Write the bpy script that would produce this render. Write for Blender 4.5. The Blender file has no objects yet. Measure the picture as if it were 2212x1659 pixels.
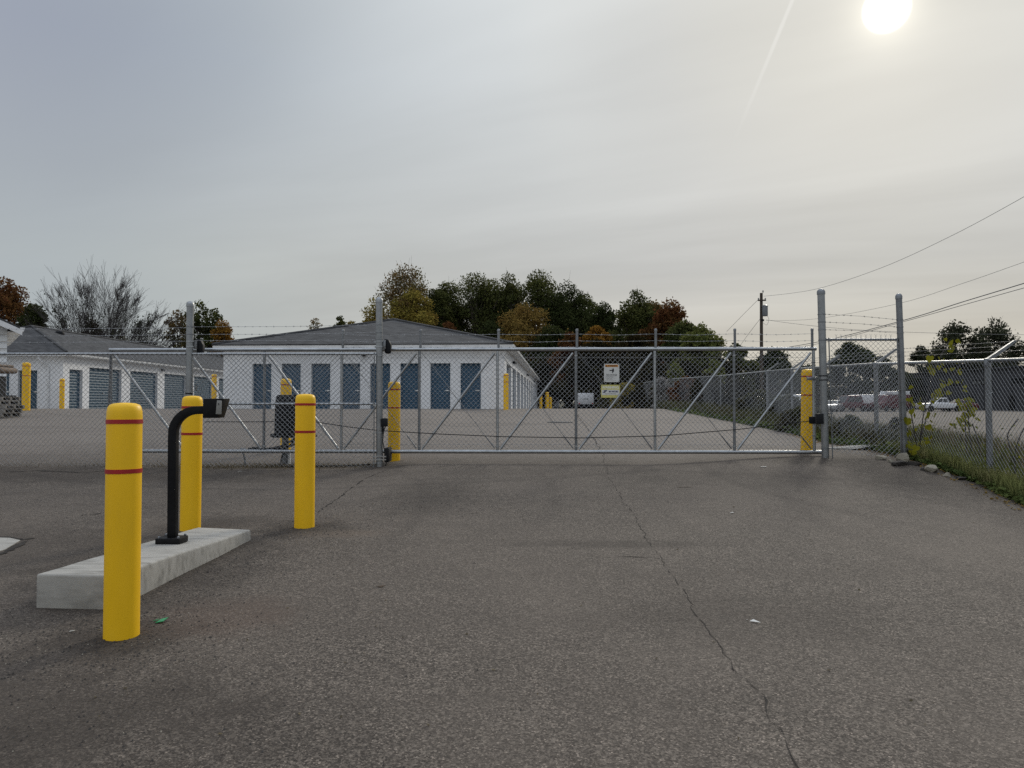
import bpy, bmesh, math, random
import numpy as np
from mathutils import Vector, Matrix

C = bpy.context.scene
COL = C.collection
R = math.radians
random.seed(7)

# ------------------------------------------------------------------ camera, sky, sun, exposure
EYE = 1.55
F = 1600.0                      # focal length for a frame 2212 units wide
PITCH = R(1.307)
cam = bpy.data.cameras.new("camera")
cam.sensor_width = 36.0
cam.lens = F / 2212 * 36.0
cam.clip_end = 3000
cam.clip_start = 0.05
camo = bpy.data.objects.new("camera", cam)
COL.objects.link(camo)
camo.location = (0, 0, EYE)
camo.rotation_euler = (R(90) + PITCH, 0, 0)
C.camera = camo


def W(u, v, d):
    """The place d metres ahead that is seen at u, v of the 2212 x 1659 photograph."""
    x = (u - 1106) / F
    z = (829.5 - v) / F
    dy = math.cos(PITCH) - z * math.sin(PITCH)
    dz = math.sin(PITCH) + z * math.cos(PITCH)
    s = d / dy
    return Vector((x * s, d, EYE + dz * s))


SUN_DIR = (W(1915, 20, 10) - Vector((0, 0, EYE))).normalized()
SUN_EL = math.asin(SUN_DIR.z)
SUN_AZ = math.atan2(SUN_DIR.x, SUN_DIR.y)

C.view_settings.view_transform = 'Standard'
C.view_settings.look = 'None'
C.view_settings.exposure = 0.0
C.view_settings.gamma = 1.0
C.view_settings.use_curve_mapping = False
C.cycles.max_bounces = 6
C.cycles.diffuse_bounces = 3
C.cycles.glossy_bounces = 2
C.cycles.transmission_bounces = 3
C.cycles.transparent_max_bounces = 6
C.cycles.caustics_reflective = False
C.cycles.caustics_refractive = False
C.cycles.use_denoising = False
C.cycles.sample_clamp_indirect = 4.0


class NT:
    """Short-hand for building node trees."""
    def __init__(s, tree):
        s.t = tree
        s.n = tree.nodes
        s.l = tree.links

    def node(s, kind, **kw):
        n = s.n.new(kind)
        for k, v in kw.items():
            setattr(n, k, v)
        return n

    def put(s, sock, v):
        if v is None:
            return
        if hasattr(v, 'is_output'):
            s.l.new(v, sock)
        else:
            sock.default_value = v

    def math(s, op, a, b=None, c=None, clamp=False):
        n = s.node('ShaderNodeMath', operation=op, use_clamp=clamp)
        s.put(n.inputs[0], a)
        s.put(n.inputs[1], b)
        s.put(n.inputs[2], c)
        return n.outputs[0]

    def vmath(s, op, a, b=None, out=0):
        n = s.node('ShaderNodeVectorMath', operation=op)
        s.put(n.inputs[0], a)
        s.put(n.inputs[1], b)
        return n.outputs['Value'] if op in ('DOT_PRODUCT', 'LENGTH', 'DISTANCE') else n.outputs[0]

    def mix(s, f, a, b, mode='MIX'):
        n = s.node('ShaderNodeMix', data_type='RGBA', blend_type=mode)
        n.clamp_factor = True
        s.put(n.inputs[0], f)
        s.put(n.inputs[6], c4(a))
        s.put(n.inputs[7], c4(b))
        return n.outputs[2]

    def ramp(s, f, stops, mode='LINEAR'):
        n = s.node('ShaderNodeValToRGB')
        cr = n.color_ramp
        cr.interpolation = mode
        while len(cr.elements) < len(stops):
            cr.elements.new(0.5)
        for e, (p, col) in zip(cr.elements, stops):
            e.position = p
            e.color = c4(col)
        s.put(n.inputs[0], f)
        return n.outputs[0]

    def rng(s, v, a, b, c=0.0, d=1.0, smooth=False):
        n = s.node('ShaderNodeMapRange')
        n.interpolation_type = 'SMOOTHSTEP' if smooth else 'LINEAR'
        s.put(n.inputs[0], v)
        for i, q in enumerate((a, b, c, d)):
            s.put(n.inputs[i + 1], q)
        return n.outputs[0]

    def noise(s, vec, scale, detail=3.0, rough=0.55, dist=0.0):
        n = s.node('ShaderNodeTexNoise')
        s.put(n.inputs['Vector'], vec)
        n.inputs['Scale'].default_value = scale
        n.inputs['Detail'].default_value = detail
        n.inputs['Roughness'].default_value = rough
        n.inputs['Distortion'].default_value = dist
        return n.outputs['Fac']

    def voro(s, vec, scale, feature='F1', out='Distance'):
        n = s.node('ShaderNodeTexVoronoi', feature=feature)
        s.put(n.inputs['Vector'], vec)
        n.inputs['Scale'].default_value = scale
        return n.outputs[out]

    def mapping(s, vec, scale=(1, 1, 1), rot=(0, 0, 0), loc=(0, 0, 0)):
        n = s.node('ShaderNodeMapping')
        s.put(n.inputs[0], vec)
        n.inputs[1].default_value = loc
        n.inputs[2].default_value = rot
        n.inputs[3].default_value = scale
        return n.outputs[0]


def c4(c):
    if hasattr(c, 'is_output') or not hasattr(c, '__len__'):
        return c
    return tuple(c) if len(c) == 4 else (c[0], c[1], c[2], 1.0)


world = bpy.data.worlds.new("World")
C.world = world
world.use_nodes = True
w = NT(world.node_tree)
w.n.clear()
wdir = w.node('ShaderNodeTexCoord').outputs['Generated']
sky = w.node('ShaderNodeTexSky', sky_type='NISHITA')
sky.sun_disc = False
sky.sun_elevation = SUN_EL
sky.sun_rotation = SUN_AZ
sky.dust_density = 3.0
sep = w.node('ShaderNodeSeparateXYZ')
w.put(sep.inputs[0], wdir)
wx, wy, wz = sep.outputs
dot = w.vmath('DOT_PRODUCT', wdir, tuple(SUN_DIR))
# thin high overcast: bluish grey away from the sun, pale near it, creamy grey low down
up = w.math('MAXIMUM', wz, 0.0)
hlen = w.math('SQRT', w.math('ADD', w.math('MULTIPLY', wx, wx), w.math('ADD', w.math('MULTIPLY', wy, wy), 1e-6)))
hn = math.hypot(SUN_DIR.x, SUN_DIR.y)
az = w.math('DIVIDE', w.math('ADD', w.math('MULTIPLY', wx, SUN_DIR.x / hn), w.math('MULTIPLY', wy, SUN_DIR.y / hn)), hlen)
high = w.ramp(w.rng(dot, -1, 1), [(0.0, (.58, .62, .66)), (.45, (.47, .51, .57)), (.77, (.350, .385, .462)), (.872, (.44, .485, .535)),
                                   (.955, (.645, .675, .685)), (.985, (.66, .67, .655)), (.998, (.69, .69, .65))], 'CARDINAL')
low = w.ramp(w.rng(az, -1, 1), [(0.0, (.54, .57, .59)), (.45, (.47, .50, .52)), (.757, (.413, .451, .468)), (.845, (.479, .503, .495)), (.985, (.543, .549, .535)), (1.0, (.535, .540, .518))], 'CARDINAL')
veil = w.mix(w.rng(wz, .17, .40), low, high)
cream = w.math('MULTIPLY', w.rng(up, .17, .02), w.rng(az, .70, 1.0, 0, .8))
veil = w.mix(cream, veil, (.57, .525, .43))
# streaks of cirrus laid out on a high flat layer
inv = w.math('DIVIDE', 1.0, w.math('ADD', up, .12))
px_, py_ = w.math('MULTIPLY', wx, inv), w.math('MULTIPLY', wy, inv)


def streaks(a, along, across, scale, seed):
    c_, s_ = math.cos(R(a)), math.sin(R(a))
    comb = w.node('ShaderNodeCombineXYZ')
    w.put(comb.inputs[0], w.math('MULTIPLY', w.math('ADD', w.math('MULTIPLY', px_, -c_), w.math('MULTIPLY', py_, s_)), along))
    w.put(comb.inputs[1], w.math('MULTIPLY', w.math('ADD', w.math('MULTIPLY', px_, s_), w.math('MULTIPLY', py_, c_)), across))
    comb.inputs[2].default_value = seed
    return w.noise(comb.outputs[0], scale, 5, .52, .5)


sm = w.math('ADD', w.rng(streaks(22, .30, 1.0, 1.0, 2.3), .36, .64, -1, 1), w.rng(streaks(34, .5, 1.3, .45, 7.1), .36, .64, -.8, .8))
sf = w.math('ADD', 1.0, w.math('MULTIPLY', sm, w.rng(dot, .5, .95, .022, .085)))
vm = w.node('ShaderNodeVectorMath', operation='SCALE')
w.put(vm.inputs[0], veil)
w.put(vm.inputs[3], sf)
veil = vm.outputs[0]
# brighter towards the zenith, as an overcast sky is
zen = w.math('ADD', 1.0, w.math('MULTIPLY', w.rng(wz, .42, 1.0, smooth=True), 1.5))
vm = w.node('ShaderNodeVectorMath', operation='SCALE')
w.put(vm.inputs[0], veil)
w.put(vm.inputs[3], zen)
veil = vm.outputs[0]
# contrail
ca = (W(1716, -10, 10) - Vector((0, 0, EYE))).normalized()
cb = (W(1588, 300, 10) - Vector((0, 0, EYE))).normalized()
cn = ca.cross(cb).normalized()
ct = (cb - ca).normalized()
off = w.math('ABSOLUTE', w.vmath('DOT_PRODUCT', wdir, tuple(cn)))
wob = w.math('MULTIPLY', w.math('SUBTRACT', w.noise(wdir, 60, 2), .5), .0012)
tl = w.rng(w.vmath('DOT_PRODUCT', wdir, tuple(ct)), ca.dot(ct), cb.dot(ct))
trail = w.math('MULTIPLY', w.rng(w.math('ADD', off, wob), .0032, .0006, smooth=True),
               w.math('MULTIPLY', w.rng(tl, 1.0, .25), w.rng(tl, -.6, -.1)))
veil = w.mix(w.math('MULTIPLY', trail, .26), veil, (.92, .92, .90))
# the sun's disc seen through the veil, with its glow
ang = w.math('ARCCOSINE', w.math('MINIMUM', dot, 1.0))
disc = w.rng(ang, R(1.50), R(1.0), smooth=True)
glow = w.math('ADD', w.math('MULTIPLY', w.math('EXPONENT', w.math('MULTIPLY', ang, -1 / R(.95))), 1.0),
              w.math('MULTIPLY', w.math('EXPONENT', w.math('MULTIPLY', ang, -1 / R(3.2))), .10))
veil = w.mix(1.0, veil, w.mix(glow, (0, 0, 0), (1.0, .93, .74)), 'ADD')
veil = w.mix(disc, veil, (2.6, 2.5, 2.2))
vm = w.node('ShaderNodeVectorMath', operation='SCALE')
w.put(vm.inputs[0], veil)
vm.inputs[3].default_value = 10.0
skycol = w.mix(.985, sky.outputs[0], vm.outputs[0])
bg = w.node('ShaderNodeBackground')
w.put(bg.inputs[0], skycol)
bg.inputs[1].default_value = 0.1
wo = w.node('ShaderNodeOutputWorld')
w.l.new(bg.outputs[0], wo.inputs[0])

sl = bpy.data.lights.new("sun", 'SUN')
sl.energy = 1.3
sl.angle = R(10)
sl.color = (1.0, .93, .80)
slo = bpy.data.objects.new("sun", sl)
COL.objects.link(slo)
slo.location = (20, 40, 40)
slo.rotation_euler = SUN_DIR.to_track_quat('Z', 'Y').to_euler()


# ------------------------------------------------------------------ materials
def mat(name, col, rough=.6, metal=0.0, var=.12, vscale=6.0, bump=0.0, bscale=60.0, spec=.5, dirt=None, dscale=2.0, damt=.5, stretch=(1, 1, 1)):
    m = bpy.data.materials.new(name)
    m.use_nodes = True
    t = NT(m.node_tree)
    b = t.n['Principled BSDF']
    obj = t.node('ShaderNodeTexCoord').outputs['Object']
    vec = t.mapping(obj, scale=stretch)
    nz = t.noise(vec, vscale, 5, .6)
    lo = tuple(max(0, x * (1 - var)) for x in col)
    hi = tuple(min(1, x * (1 + var)) for x in col)
    c = t.mix(t.rng(nz, .3, .7), lo, hi)
    if dirt is not None:
        dn = t.noise(vec, dscale, 6, .65)
        c = t.mix(t.math('MULTIPLY', t.rng(dn, .48, .72), damt), c, dirt)
    t.put(b.inputs['Base Color'], c)
    t.put(b.inputs['Roughness'], t.rng(t.noise(vec, vscale * 2.3, 3), .25, .75, max(.02, rough - .08), min(1, rough + .1)))
    b.inputs['Metallic'].default_value = metal
    b.inputs['Specular IOR Level'].default_value = spec
    if bump:
        bn = t.node('ShaderNodeBump')
        bn.inputs['Strength'].default_value = bump
        bn.inputs['Distance'].default_value = .01
        t.put(bn.inputs['Height'], t.noise(vec, bscale, 4, .6))
        t.l.new(bn.outputs[0], b.inputs['Normal'])
    return m


def leafmat(name, cols, clump=.35, trans=.35):
    """Leaves: every leaf its own tint, whole clumps drifting between the tints."""
    m = bpy.data.materials.new(name)
    m.use_nodes = True
    t = NT(m.node_tree)
    t.n.remove(t.n['Principled BSDF'])
    g = t.node('ShaderNodeNewGeometry')
    rnd = g.outputs['Random Per Island']
    obj = t.node('ShaderNodeTexCoord').outputs['Object']
    nz = t.rng(t.noise(obj, clump, 3, .5), .3, .7)
    f = t.math('ADD', t.math('MULTIPLY', nz, .62), t.math('MULTIPLY', rnd, .38))
    n = len(cols)
    c = t.ramp(f, [(i / max(1, n - 1), k) for i, k in enumerate(cols)])
    hsv = t.node('ShaderNodeHueSaturation')
    t.put(hsv.inputs['Color'], c)
    t.put(hsv.inputs['Value'], t.rng(rnd, 0, 1, .65, 1.4))
    c = hsv.outputs[0]
    d = t.node('ShaderNodeBsdfDiffuse')
    t.put(d.inputs[0], c)
    tr = t.node('ShaderNodeBsdfTranslucent')
    t.put(tr.inputs[0], c)
    mx = t.node('ShaderNodeMixShader')
    mx.inputs[0].default_value = trans
    t.l.new(d.outputs[0], mx.inputs[1])
    t.l.new(tr.outputs[0], mx.inputs[2])
    t.l.new(mx.outputs[0], t.n['Material Output'].inputs[0])
    return m


M = {}
M['galv'] = mat('galvanised_steel', (.37, .385, .395), .34, .85, .16, 9, .08, 90, dirt=(.30, .31, .32), dscale=3, damt=.35)
M['galv_dull'] = mat('weathered_galvanised_steel', (.215, .225, .235), .42, .7, .2, 7, .1, 80, dirt=(.2, .2, .2), dscale=4, damt=.4)
M['galv_post'] = mat('grey_galvanised_post', (.29, .30, .305), .36, .8, .16, 9, .08, 90, dirt=(.20, .21, .21), dscale=3, damt=.4)
M['wire'] = mat('galvanised_wire', (.36, .37, .38), .5, .5, .15, 3)
M['wire_dark'] = mat('old_dark_wire', (.16, .165, .17), .6, .4, .2, 3)
M['yellow'] = mat('yellow_plastic_sleeve', (.92, .54, .012), .40, 0, .05, 5, .05, 130, spec=.3, dirt=(.72, .44, .03), dscale=4, damt=.35, stretch=(1, 1, .35))
M['red_tape'] = mat('dark_red_tape', (.36, .010, .010), .45, 0, .12, 10)
M['black'] = mat('black_powder_coat', (.008, .008, .009), .55, 0, .3, 20, .06, 200, spec=.16)
M['black_rubber'] = mat('black_rubber', (.015, .015, .016), .7, 0, .3, 12, spec=.3)
M['black_plastic'] = mat('black_plastic_housing', (.011, .012, .014), .6, 0, .3, 6, .05, 80, spec=.18, dirt=(.03, .028, .026), dscale=2.5, damt=.3)
M['grey_plastic'] = mat('pale_grey_plastic', (.24, .24, .225), .5, 0, .06, 30)
M['key'] = mat('grey_key', (.26, .26, .245), .5, 0, .15, 40)
M['concrete'] = mat('pale_concrete', (.375, .36, .325), .88, 0, .12, 3, .35, 90, spec=.2, dirt=(.17, .16, .14), dscale=2.6, damt=.8, stretch=(1.2, 5.0, 3))
M['paint_white'] = mat('white_painted_block', (.82, .83, .84), .7, 0, .04, 1.5, .08, 8, spec=.3, dirt=(.62, .63, .63), dscale=.9, damt=.5)
M['trim_white'] = mat('white_trim', (.78, .79, .79), .5, 0, .06, 4, dirt=(.5, .5, .48), dscale=1.6, damt=.55)
M['siding'] = mat('white_siding', (.76, .78, .79), .55, 0, .05, 2, dirt=(.6, .61, .6), dscale=2, damt=.4)
M['door_blue'] = mat('dark_blue_roller_steel', (.019, .072, .130), .40, .0, .12, 1.2, spec=.4, dirt=(.022, .075, .13), dscale=1.2, damt=.5)
M['door_teal'] = mat('slate_blue_roller_steel', (.030, .078, .122), .42, .0, .10, .8, spec=.4, dirt=(.045, .085, .118), dscale=.8, damt=.3)
M['dark_steel'] = mat('dark_metal_siding', (.034, .036, .042), .65, .0, .12, .5, dirt=(.05, .05, .053), dscale=.35, damt=.5)
M['glass_dark'] = mat('dark_window_glass', (.01, .012, .015), .12, 0, .2, 3, spec=.7)
M['car_white'] = mat('white_car_paint', (.74, .75, .76), .25, 0, .04, 2, spec=.6)
M['car_red'] = mat('dark_red_car_paint', (.085, .006, .011), .28, 0, .1, 2, spec=.6)
M['car_silver'] = mat('silver_car_paint', (.42, .43, .44), .3, .5, .08, 2, spec=.6)
M['chrome'] = mat('bright_metal', (.7, .7, .7), .18, .9, .05, 6)
M['lamp_glass'] = mat('clear_lamp_glass', (.75, .76, .72), .12, .3, .05, 8, spec=.8)
M['tyre'] = mat('tyre_rubber', (.018, .018, .018), .85, 0, .2, 20, spec=.2)
M['bark'] = mat('grey_brown_bark', (.07, .058, .048), .9, 0, .35, 4, .4, 14, spec=.2)
M['bark_dark'] = mat('dark_twig_bark', (.075, .068, .066), .9, 0, .3, 3, spec=.15)
M['pole_wood'] = mat('weathered_pole_wood', (.075, .06, .048), .9, 0, .3, 2, .3, 20, spec=.2, stretch=(4, 4, .4))
M['pallet_wood'] = mat('grey_pallet_wood', (.20, .185, .165), .85, 0, .35, 2.5, .3, 30, spec=.2, stretch=(.6, 3, 3))
M['tarp'] = mat('brown_folded_tarp', (.17, .125, .09), .75, 0, .3, 4, .3, 12)
M['rock'] = mat('pale_limestone', (.30, .275, .22), .9, 0, .2, 5, .5, 18, spec=.2, dirt=(.2, .185, .15), dscale=5, damt=.7)
M['rock_dark'] = mat('dark_broken_asphalt', (.055, .05, .045), .95, 0, .35, 8, .6, 25, spec=.2)
M['crack'] = mat('dark_crack_filler', (.040, .036, .032), .95, 0, .35, 12, spec=.1)
M['cast_iron'] = mat('worn_cast_iron', (.12, .115, .11), .6, .4, .3, 10, .3, 60)
M['paper'] = mat('white_paper', (.72, .70, .64), .8, 0, .08, 20)
M['green_litter'] = mat('green_plastic', (.02, .28, .10), .35, 0, .15, 30)
M['dead_leaf'] = mat('dry_brown_leaf', (.10, .07, .045), .85, 0, .4, 30)
M['sign_white'] = mat('white_sign_face', (.66, .66, .63), .4, 0, .04, 15)
M['sign_orange'] = mat('orange_sign_header', (.62, .24, .02), .45, 0, .06, 15)
M['sign_yellow'] = mat('pale_yellow_sign_face', (.62, .57, .17), .45, 0, .06, 15)
M['ink_black'] = mat('black_print', (.02, .02, .022), .5, 0, .1, 20)
M['ink_blue'] = mat('navy_print', (.02, .03, .09), .5, 0, .1, 20)
M['ink_white'] = mat('white_print', (.82, .82, .76), .5, 0, .03, 20)
M['ink_grey'] = mat('grey_print', (.20, .20, .19), .5, 0, .1, 20)


def shingles():
    m = bpy.data.materials.new('grey_asphalt_shingles')
    m.use_nodes = True
    t = NT(m.node_tree)
    b = t.n['Principled BSDF']
    obj = t.node('ShaderNodeTexCoord').outputs['Object']
    s = t.node('ShaderNodeSeparateXYZ')
    t.put(s.inputs[0], obj)
    course = t.math('FRACT', t.math('MULTIPLY', s.outputs[2], 1 / .085))
    row = t.math('FLOOR', t.math('MULTIPLY', s.outputs[2], 1 / .085))
    cb_ = t.node('ShaderNodeCombineXYZ')
    t.put(cb_.inputs[0], t.math('ADD', s.outputs[0], s.outputs[1]))
    t.put(cb_.inputs[1], t.math('MULTIPLY', row, 7.31))
    tab = t.noise(cb_.outputs[0], 2.6, 1, .5)
    big = t.noise(obj, .35, 5, .6)
    c = t.mix(t.rng(tab, .32, .68), (.036, .036, .037), (.078, .078, .079))
    c = t.mix(t.rng(big, .4, .68, 0, .5), c, (.080, .081, .082))
    c = t.mix(t.rng(course, .0, .22, .75, 0), c, (.03, .03, .032))
    c = t.mix(t.rng(t.noise(obj, 14, 2), .66, .76, 0, .5), c, (.14, .14, .14))
    t.put(b.inputs['Base Color'], c)
    b.inputs['Roughness'].default_value = .9
    b.inputs['Specular IOR Level'].default_value = .25
    return m


M['shingle'] = shingles()


def asphalt():
    m = bpy.data.materials.new('worn_asphalt')
    m.use_nodes = True
    t = NT(m.node_tree)
    b = t.n['Principled BSDF']
    obj = t.node('ShaderNodeTexCoord').outputs['Object']
    s = t.node('ShaderNodeSeparateXYZ')
    t.put(s.inputs[0], obj)
    X, Y = s.outputs[0], s.outputs[1]
    cell = t.node('ShaderNodeTexVoronoi')
    t.put(cell.inputs['Vector'], obj)
    cell.inputs['Scale'].default_value = 130
    sc = t.node('ShaderNodeSeparateColor')
    t.put(sc.inputs[0], cell.outputs['Color'])
    chip = sc.outputs[0]
    cell2 = t.node('ShaderNodeTexVoronoi')
    t.put(cell2.inputs['Vector'], obj)
    cell2.inputs['Scale'].default_value = 74
    sc2 = t.node('ShaderNodeSeparateColor')
    t.put(sc2.inputs[0], cell2.outputs['Color'])
    chip2 = sc2.outputs[1]
    fine = t.noise(obj, 60, 3, .7)
    mid = t.noise(obj, 34, 4, .7)
    mott = t.noise(obj, 4.5, 5, .62)
    big = t.noise(t.mapping(obj, scale=(1, .55, 1)), .42, 5, .6, .3)
    c = t.mix(t.rng(chip, .1, .95), (.012, .010, .009), (.262, .235, .205))
    c = t.mix(t.rng(chip, .90, .97, 0, .8), c, (.56, .50, .44))
    c = t.mix(t.rng(chip2, .80, .95, 0, .62), c, (.33, .30, .265))
    c = t.mix(t.rng(chip2, .30, .10, 0, .70), c, (.018, .015, .013))
    c = t.mix(t.rng(fine, .3, .7, 0, .22), c, (.125, .112, .099))
    c = t.mix(t.rng(mid, .36, .68, .45, 0), c, (.036, .031, .027))
    c = t.mix(t.rng(mott, .38, .66, .30, 0), c, (.052, .045, .039))
    c = t.mix(t.rng(big, .40, .70, 0, .5), c, (.165, .146, .128))
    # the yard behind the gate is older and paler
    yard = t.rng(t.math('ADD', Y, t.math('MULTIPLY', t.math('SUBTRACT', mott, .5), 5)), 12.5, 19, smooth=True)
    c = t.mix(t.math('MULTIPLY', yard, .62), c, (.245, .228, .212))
    streak = t.noise(t.mapping(obj, scale=(.25, 1.6, 1)), .8, 5, .6)
    c = t.mix(t.math('MULTIPLY', t.rng(streak, .52, .72), .42), c, (.075, .065, .057))
    # dark crumbly dirt where the patching meets posts, island and lane edge
    def blot(px, py, r, amt, col, c, sx=1.0, sy=1.0):
        dx = t.math('MULTIPLY', t.math('SUBTRACT', X, px), sx)
        dy = t.math('MULTIPLY', t.math('SUBTRACT', Y, py), sy)
        d = t.math('SQRT', t.math('ADD', t.math('MULTIPLY', dx, dx), t.math('MULTIPLY', dy, dy)))
        d = t.math('ADD', d, t.math('MULTIPLY', t.math('SUBTRACT', t.noise(obj, 2.6, 5, .7), .5), r * 1.5))
        return t.mix(t.math('MULTIPLY', t.rng(d, r * .3, r * 1.2, 1, 0, True), amt * .80), c, col)
    dark = (.028, .023, .019)
    for px, py, r, a, sx, sy in ((-2.45, 4.6, .55, .75, 1, 1), (-3.0, 6.2, 1.5, .7, 1.5, .8), (-2.25, 8.1, .6, .75, 1, 1), (-3.3, 8.4, .7, .7, 1, 1),
                                 (-5.0, 7.0, 2.0, .5, .7, 1.4), (-2.6, 3.5, 1.2, .6, .8, 1.2), (-1.7, 3.3, .9, .3, .7, 1.5), (-3.6, 2.9, 1.3, .3, .7, 1.2), (-2.3, 13.4, .7, .7, 1, 1.2), (5.5, 13.0, .9, .6, .8, 1.4),
                                 (-7.5, 12.6, 4.5, .6, .8, 4), (6.3, 11.5, 1.2, .5, .9, .6), (3.4, 11.6, 1.6, .35, .6, 1.6), (1.6, 5.1, .7, .35, .6, 1),
                                 (-1.1, 10.2, 1.3, .45, 1.8, .8), (1.0, 7.3, .45, .5, .4, 2)):
        c = blot(px, py, r, a, dark, c, sx, sy)
    c = blot(-1.95, 5.0, .6, .5, (.10, .07, .055), c, 1, 1.2)
    c = blot(-1.75, 7.8, .35, .5, (.15, .12, .095), c, .6, 1.4)
    # faint curved tyre marks of turning cars
    def arc(px, py, r, wdt, amt, c, y0, y1):
        dx = t.math('SUBTRACT', X, px)
        dy = t.math('SUBTRACT', Y, py)
        d = t.math('SQRT', t.math('ADD', t.math('MULTIPLY', dx, dx), t.math('MULTIPLY', dy, dy)))
        d = t.math('ABSOLUTE', t.math('SUBTRACT', d, r))
        f = t.math('MULTIPLY', t.rng(d, wdt, wdt * .3, smooth=True), t.rng(mott, .3, .6, .3, 1))
        f = t.math('MULTIPLY', f, t.math('MULTIPLY', t.rng(Y, y0, y0 + 1.5), t.rng(Y, y1, y1 - 1.5)))
        return t.mix(t.math('MULTIPLY', f, amt * .55), c, (.034, .029, .026))
    for q in ((11.5, 12.5, 8.2, .16, .5, 7.5, 14.5), (12.9, 12.8, 8.0, .14, .42, 8, 14.5), (-3.0, 20.5, 9.5, .13, .5, 9, 14.5), (-2.0, 22.0, 10.4, .12, .4, 9, 14.5),
              (9.0, 22.5, 11.8, .15, .42, 9, 15), (-9.5, 9.0, 8.4, .13, .4, 6.5, 14), (-8.0, 10.5, 8.6, .12, .35, 7, 14), (14, 8, 10.5, .16, .3, 4, 12),
              (2, 38, 20, .2, .3, 16, 24), (-6, 40, 17, .22, .35, 20, 30), (-14, 44, 24, .25, .35, 18, 30)):
        c = arc(q[0], q[1], q[2], q[3], q[4], c, q[5], q[6])
    c = t.mix(1.0, c, (.97, .905, .835), 'MULTIPLY')
    t.put(b.inputs['Base Color'], c)
    t.put(b.inputs['Roughness'], t.rng(mid, .3, .7, .78, .95))
    b.inputs['Specular IOR Level'].default_value = .28
    bn = t.node('ShaderNodeBump')
    bn.inputs['Strength'].default_value = .75
    bn.inputs['Distance'].default_value = .006
    t.put(bn.inputs['Height'], t.math('ADD', t.math('MULTIPLY', chip, .7), t.math('ADD', fine, t.math('MULTIPLY', mid, 1.6))))
    t.l.new(bn.outputs[0], b.inputs['Normal'])
    return m


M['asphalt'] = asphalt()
M['dirt'] = mat('dark_soil_and_thatch', (.060, .052, .036), .95, 0, .4, 3, .5, 20, spec=.15, dirt=(.045, .06, .025), dscale=1.5, damt=.8)
M['lot'] = mat('pale_gravel_lot', (.150, .130, .110), .95, 0, .2, .35, .3, 30, spec=.2, dirt=(.10, .088, .075), dscale=.5, damt=.6, stretch=(.6, 1.4, 1))
M['lot_edge'] = mat('dark_rough_gravel', (.09, .08, .07), .95, 0, .3, 6, .5, 30, spec=.2)

L = {}
L['olive'] = leafmat('olive_autumn_leaves', [(.13, .125, .034), (.21, .18, .042), (.27, .21, .048), (.21, .11, .034)], .16)
L['sparse'] = leafmat('thinning_rust_green_leaves', [(.09, .095, .034), (.13, .115, .045), (.16, .10, .042), (.11, .09, .038)], .2)
L['green'] = leafmat('dark_green_leaves', [(.040, .050, .020), (.058, .070, .025), (.085, .092, .030), (.115, .105, .034)], .16)
L['deep'] = leafmat('deep_green_leaves', [(.028, .036, .016), (.040, .050, .019), (.060, .066, .024)], .2)
L['brown'] = leafmat('golden_brown_leaves', [(.15, .115, .036), (.22, .155, .046), (.25, .165, .05), (.16, .085, .034)], .22)
L['rust'] = leafmat('rust_red_leaves', [(.085, .036, .020), (.13, .05, .024), (.14, .075, .028), (.075, .065, .026)], .2)
L['orange'] = leafmat('orange_leaves', [(.14, .068, .018), (.22, .11, .022), (.23, .125, .026), (.14, .085, .022)], .25)
L['light'] = leafmat('light_green_leaves', [(.075, .09, .03), (.12, .14, .042), (.15, .16, .048), (.08, .08, .032)], .35)
L['pine'] = leafmat('blackish_green_needles', [(.030, .036, .022), (.044, .050, .030), (.060, .062, .036)], .3, .2)
L['weed'] = leafmat('dry_olive_weeds', [(.060, .055, .030), (.085, .075, .045), (.075, .085, .035), (.11, .095, .07)], .8)
L['pale'] = leafmat('pale_seed_fluff', [(.20, .19, .18), (.30, .29, .28), (.12, .12, .09)], .8, .3)
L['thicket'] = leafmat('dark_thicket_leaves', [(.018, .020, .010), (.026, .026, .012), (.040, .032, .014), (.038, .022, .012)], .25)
L['grass'] = leafmat('autumn_grass', [(.10, .12, .046), (.15, .17, .064), (.20, .21, .08), (.23, .20, .12)], .9)
L['creeper'] = leafmat('low_creeper_leaves', [(.055, .08, .03), (.10, .135, .045), (.16, .19, .065)], 1.2)
L['vine'] = leafmat('yellow_green_vine_leaves', [(.11, .13, .014), (.17, .17, .018), (.22, .19, .02)], 2.0, .45)
L['dry'] = leafmat('dry_straw_grass', [(.10, .085, .05), (.15, .125, .08), (.19, .16, .11)], 1.5)


# ------------------------------------------------------------------ building blocks
def tag(o, label=None, cat=None, group=None, kind=None):
    if label:
        o['label'] = label
    if cat:
        o['category'] = cat
    if group:
        o['group'] = group
    if kind:
        o['kind'] = kind
    return o


def thing(name, loc, label, cat, group=None, rz=0.0):
    o = bpy.data.objects.new(name, None)
    o.empty_display_size = .2
    COL.objects.link(o)
    o.location = loc
    o.rotation_euler = (0, 0, rz)
    return tag(o, label, cat, group)


def link_mesh(name, me, parent=None, loc=(0, 0, 0), rot=(0, 0, 0)):
    o = bpy.data.objects.new(name, me)
    COL.objects.link(o)
    o.location = loc
    o.rotation_euler = rot
    if parent is not None:
        o.parent = parent
    return o


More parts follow.
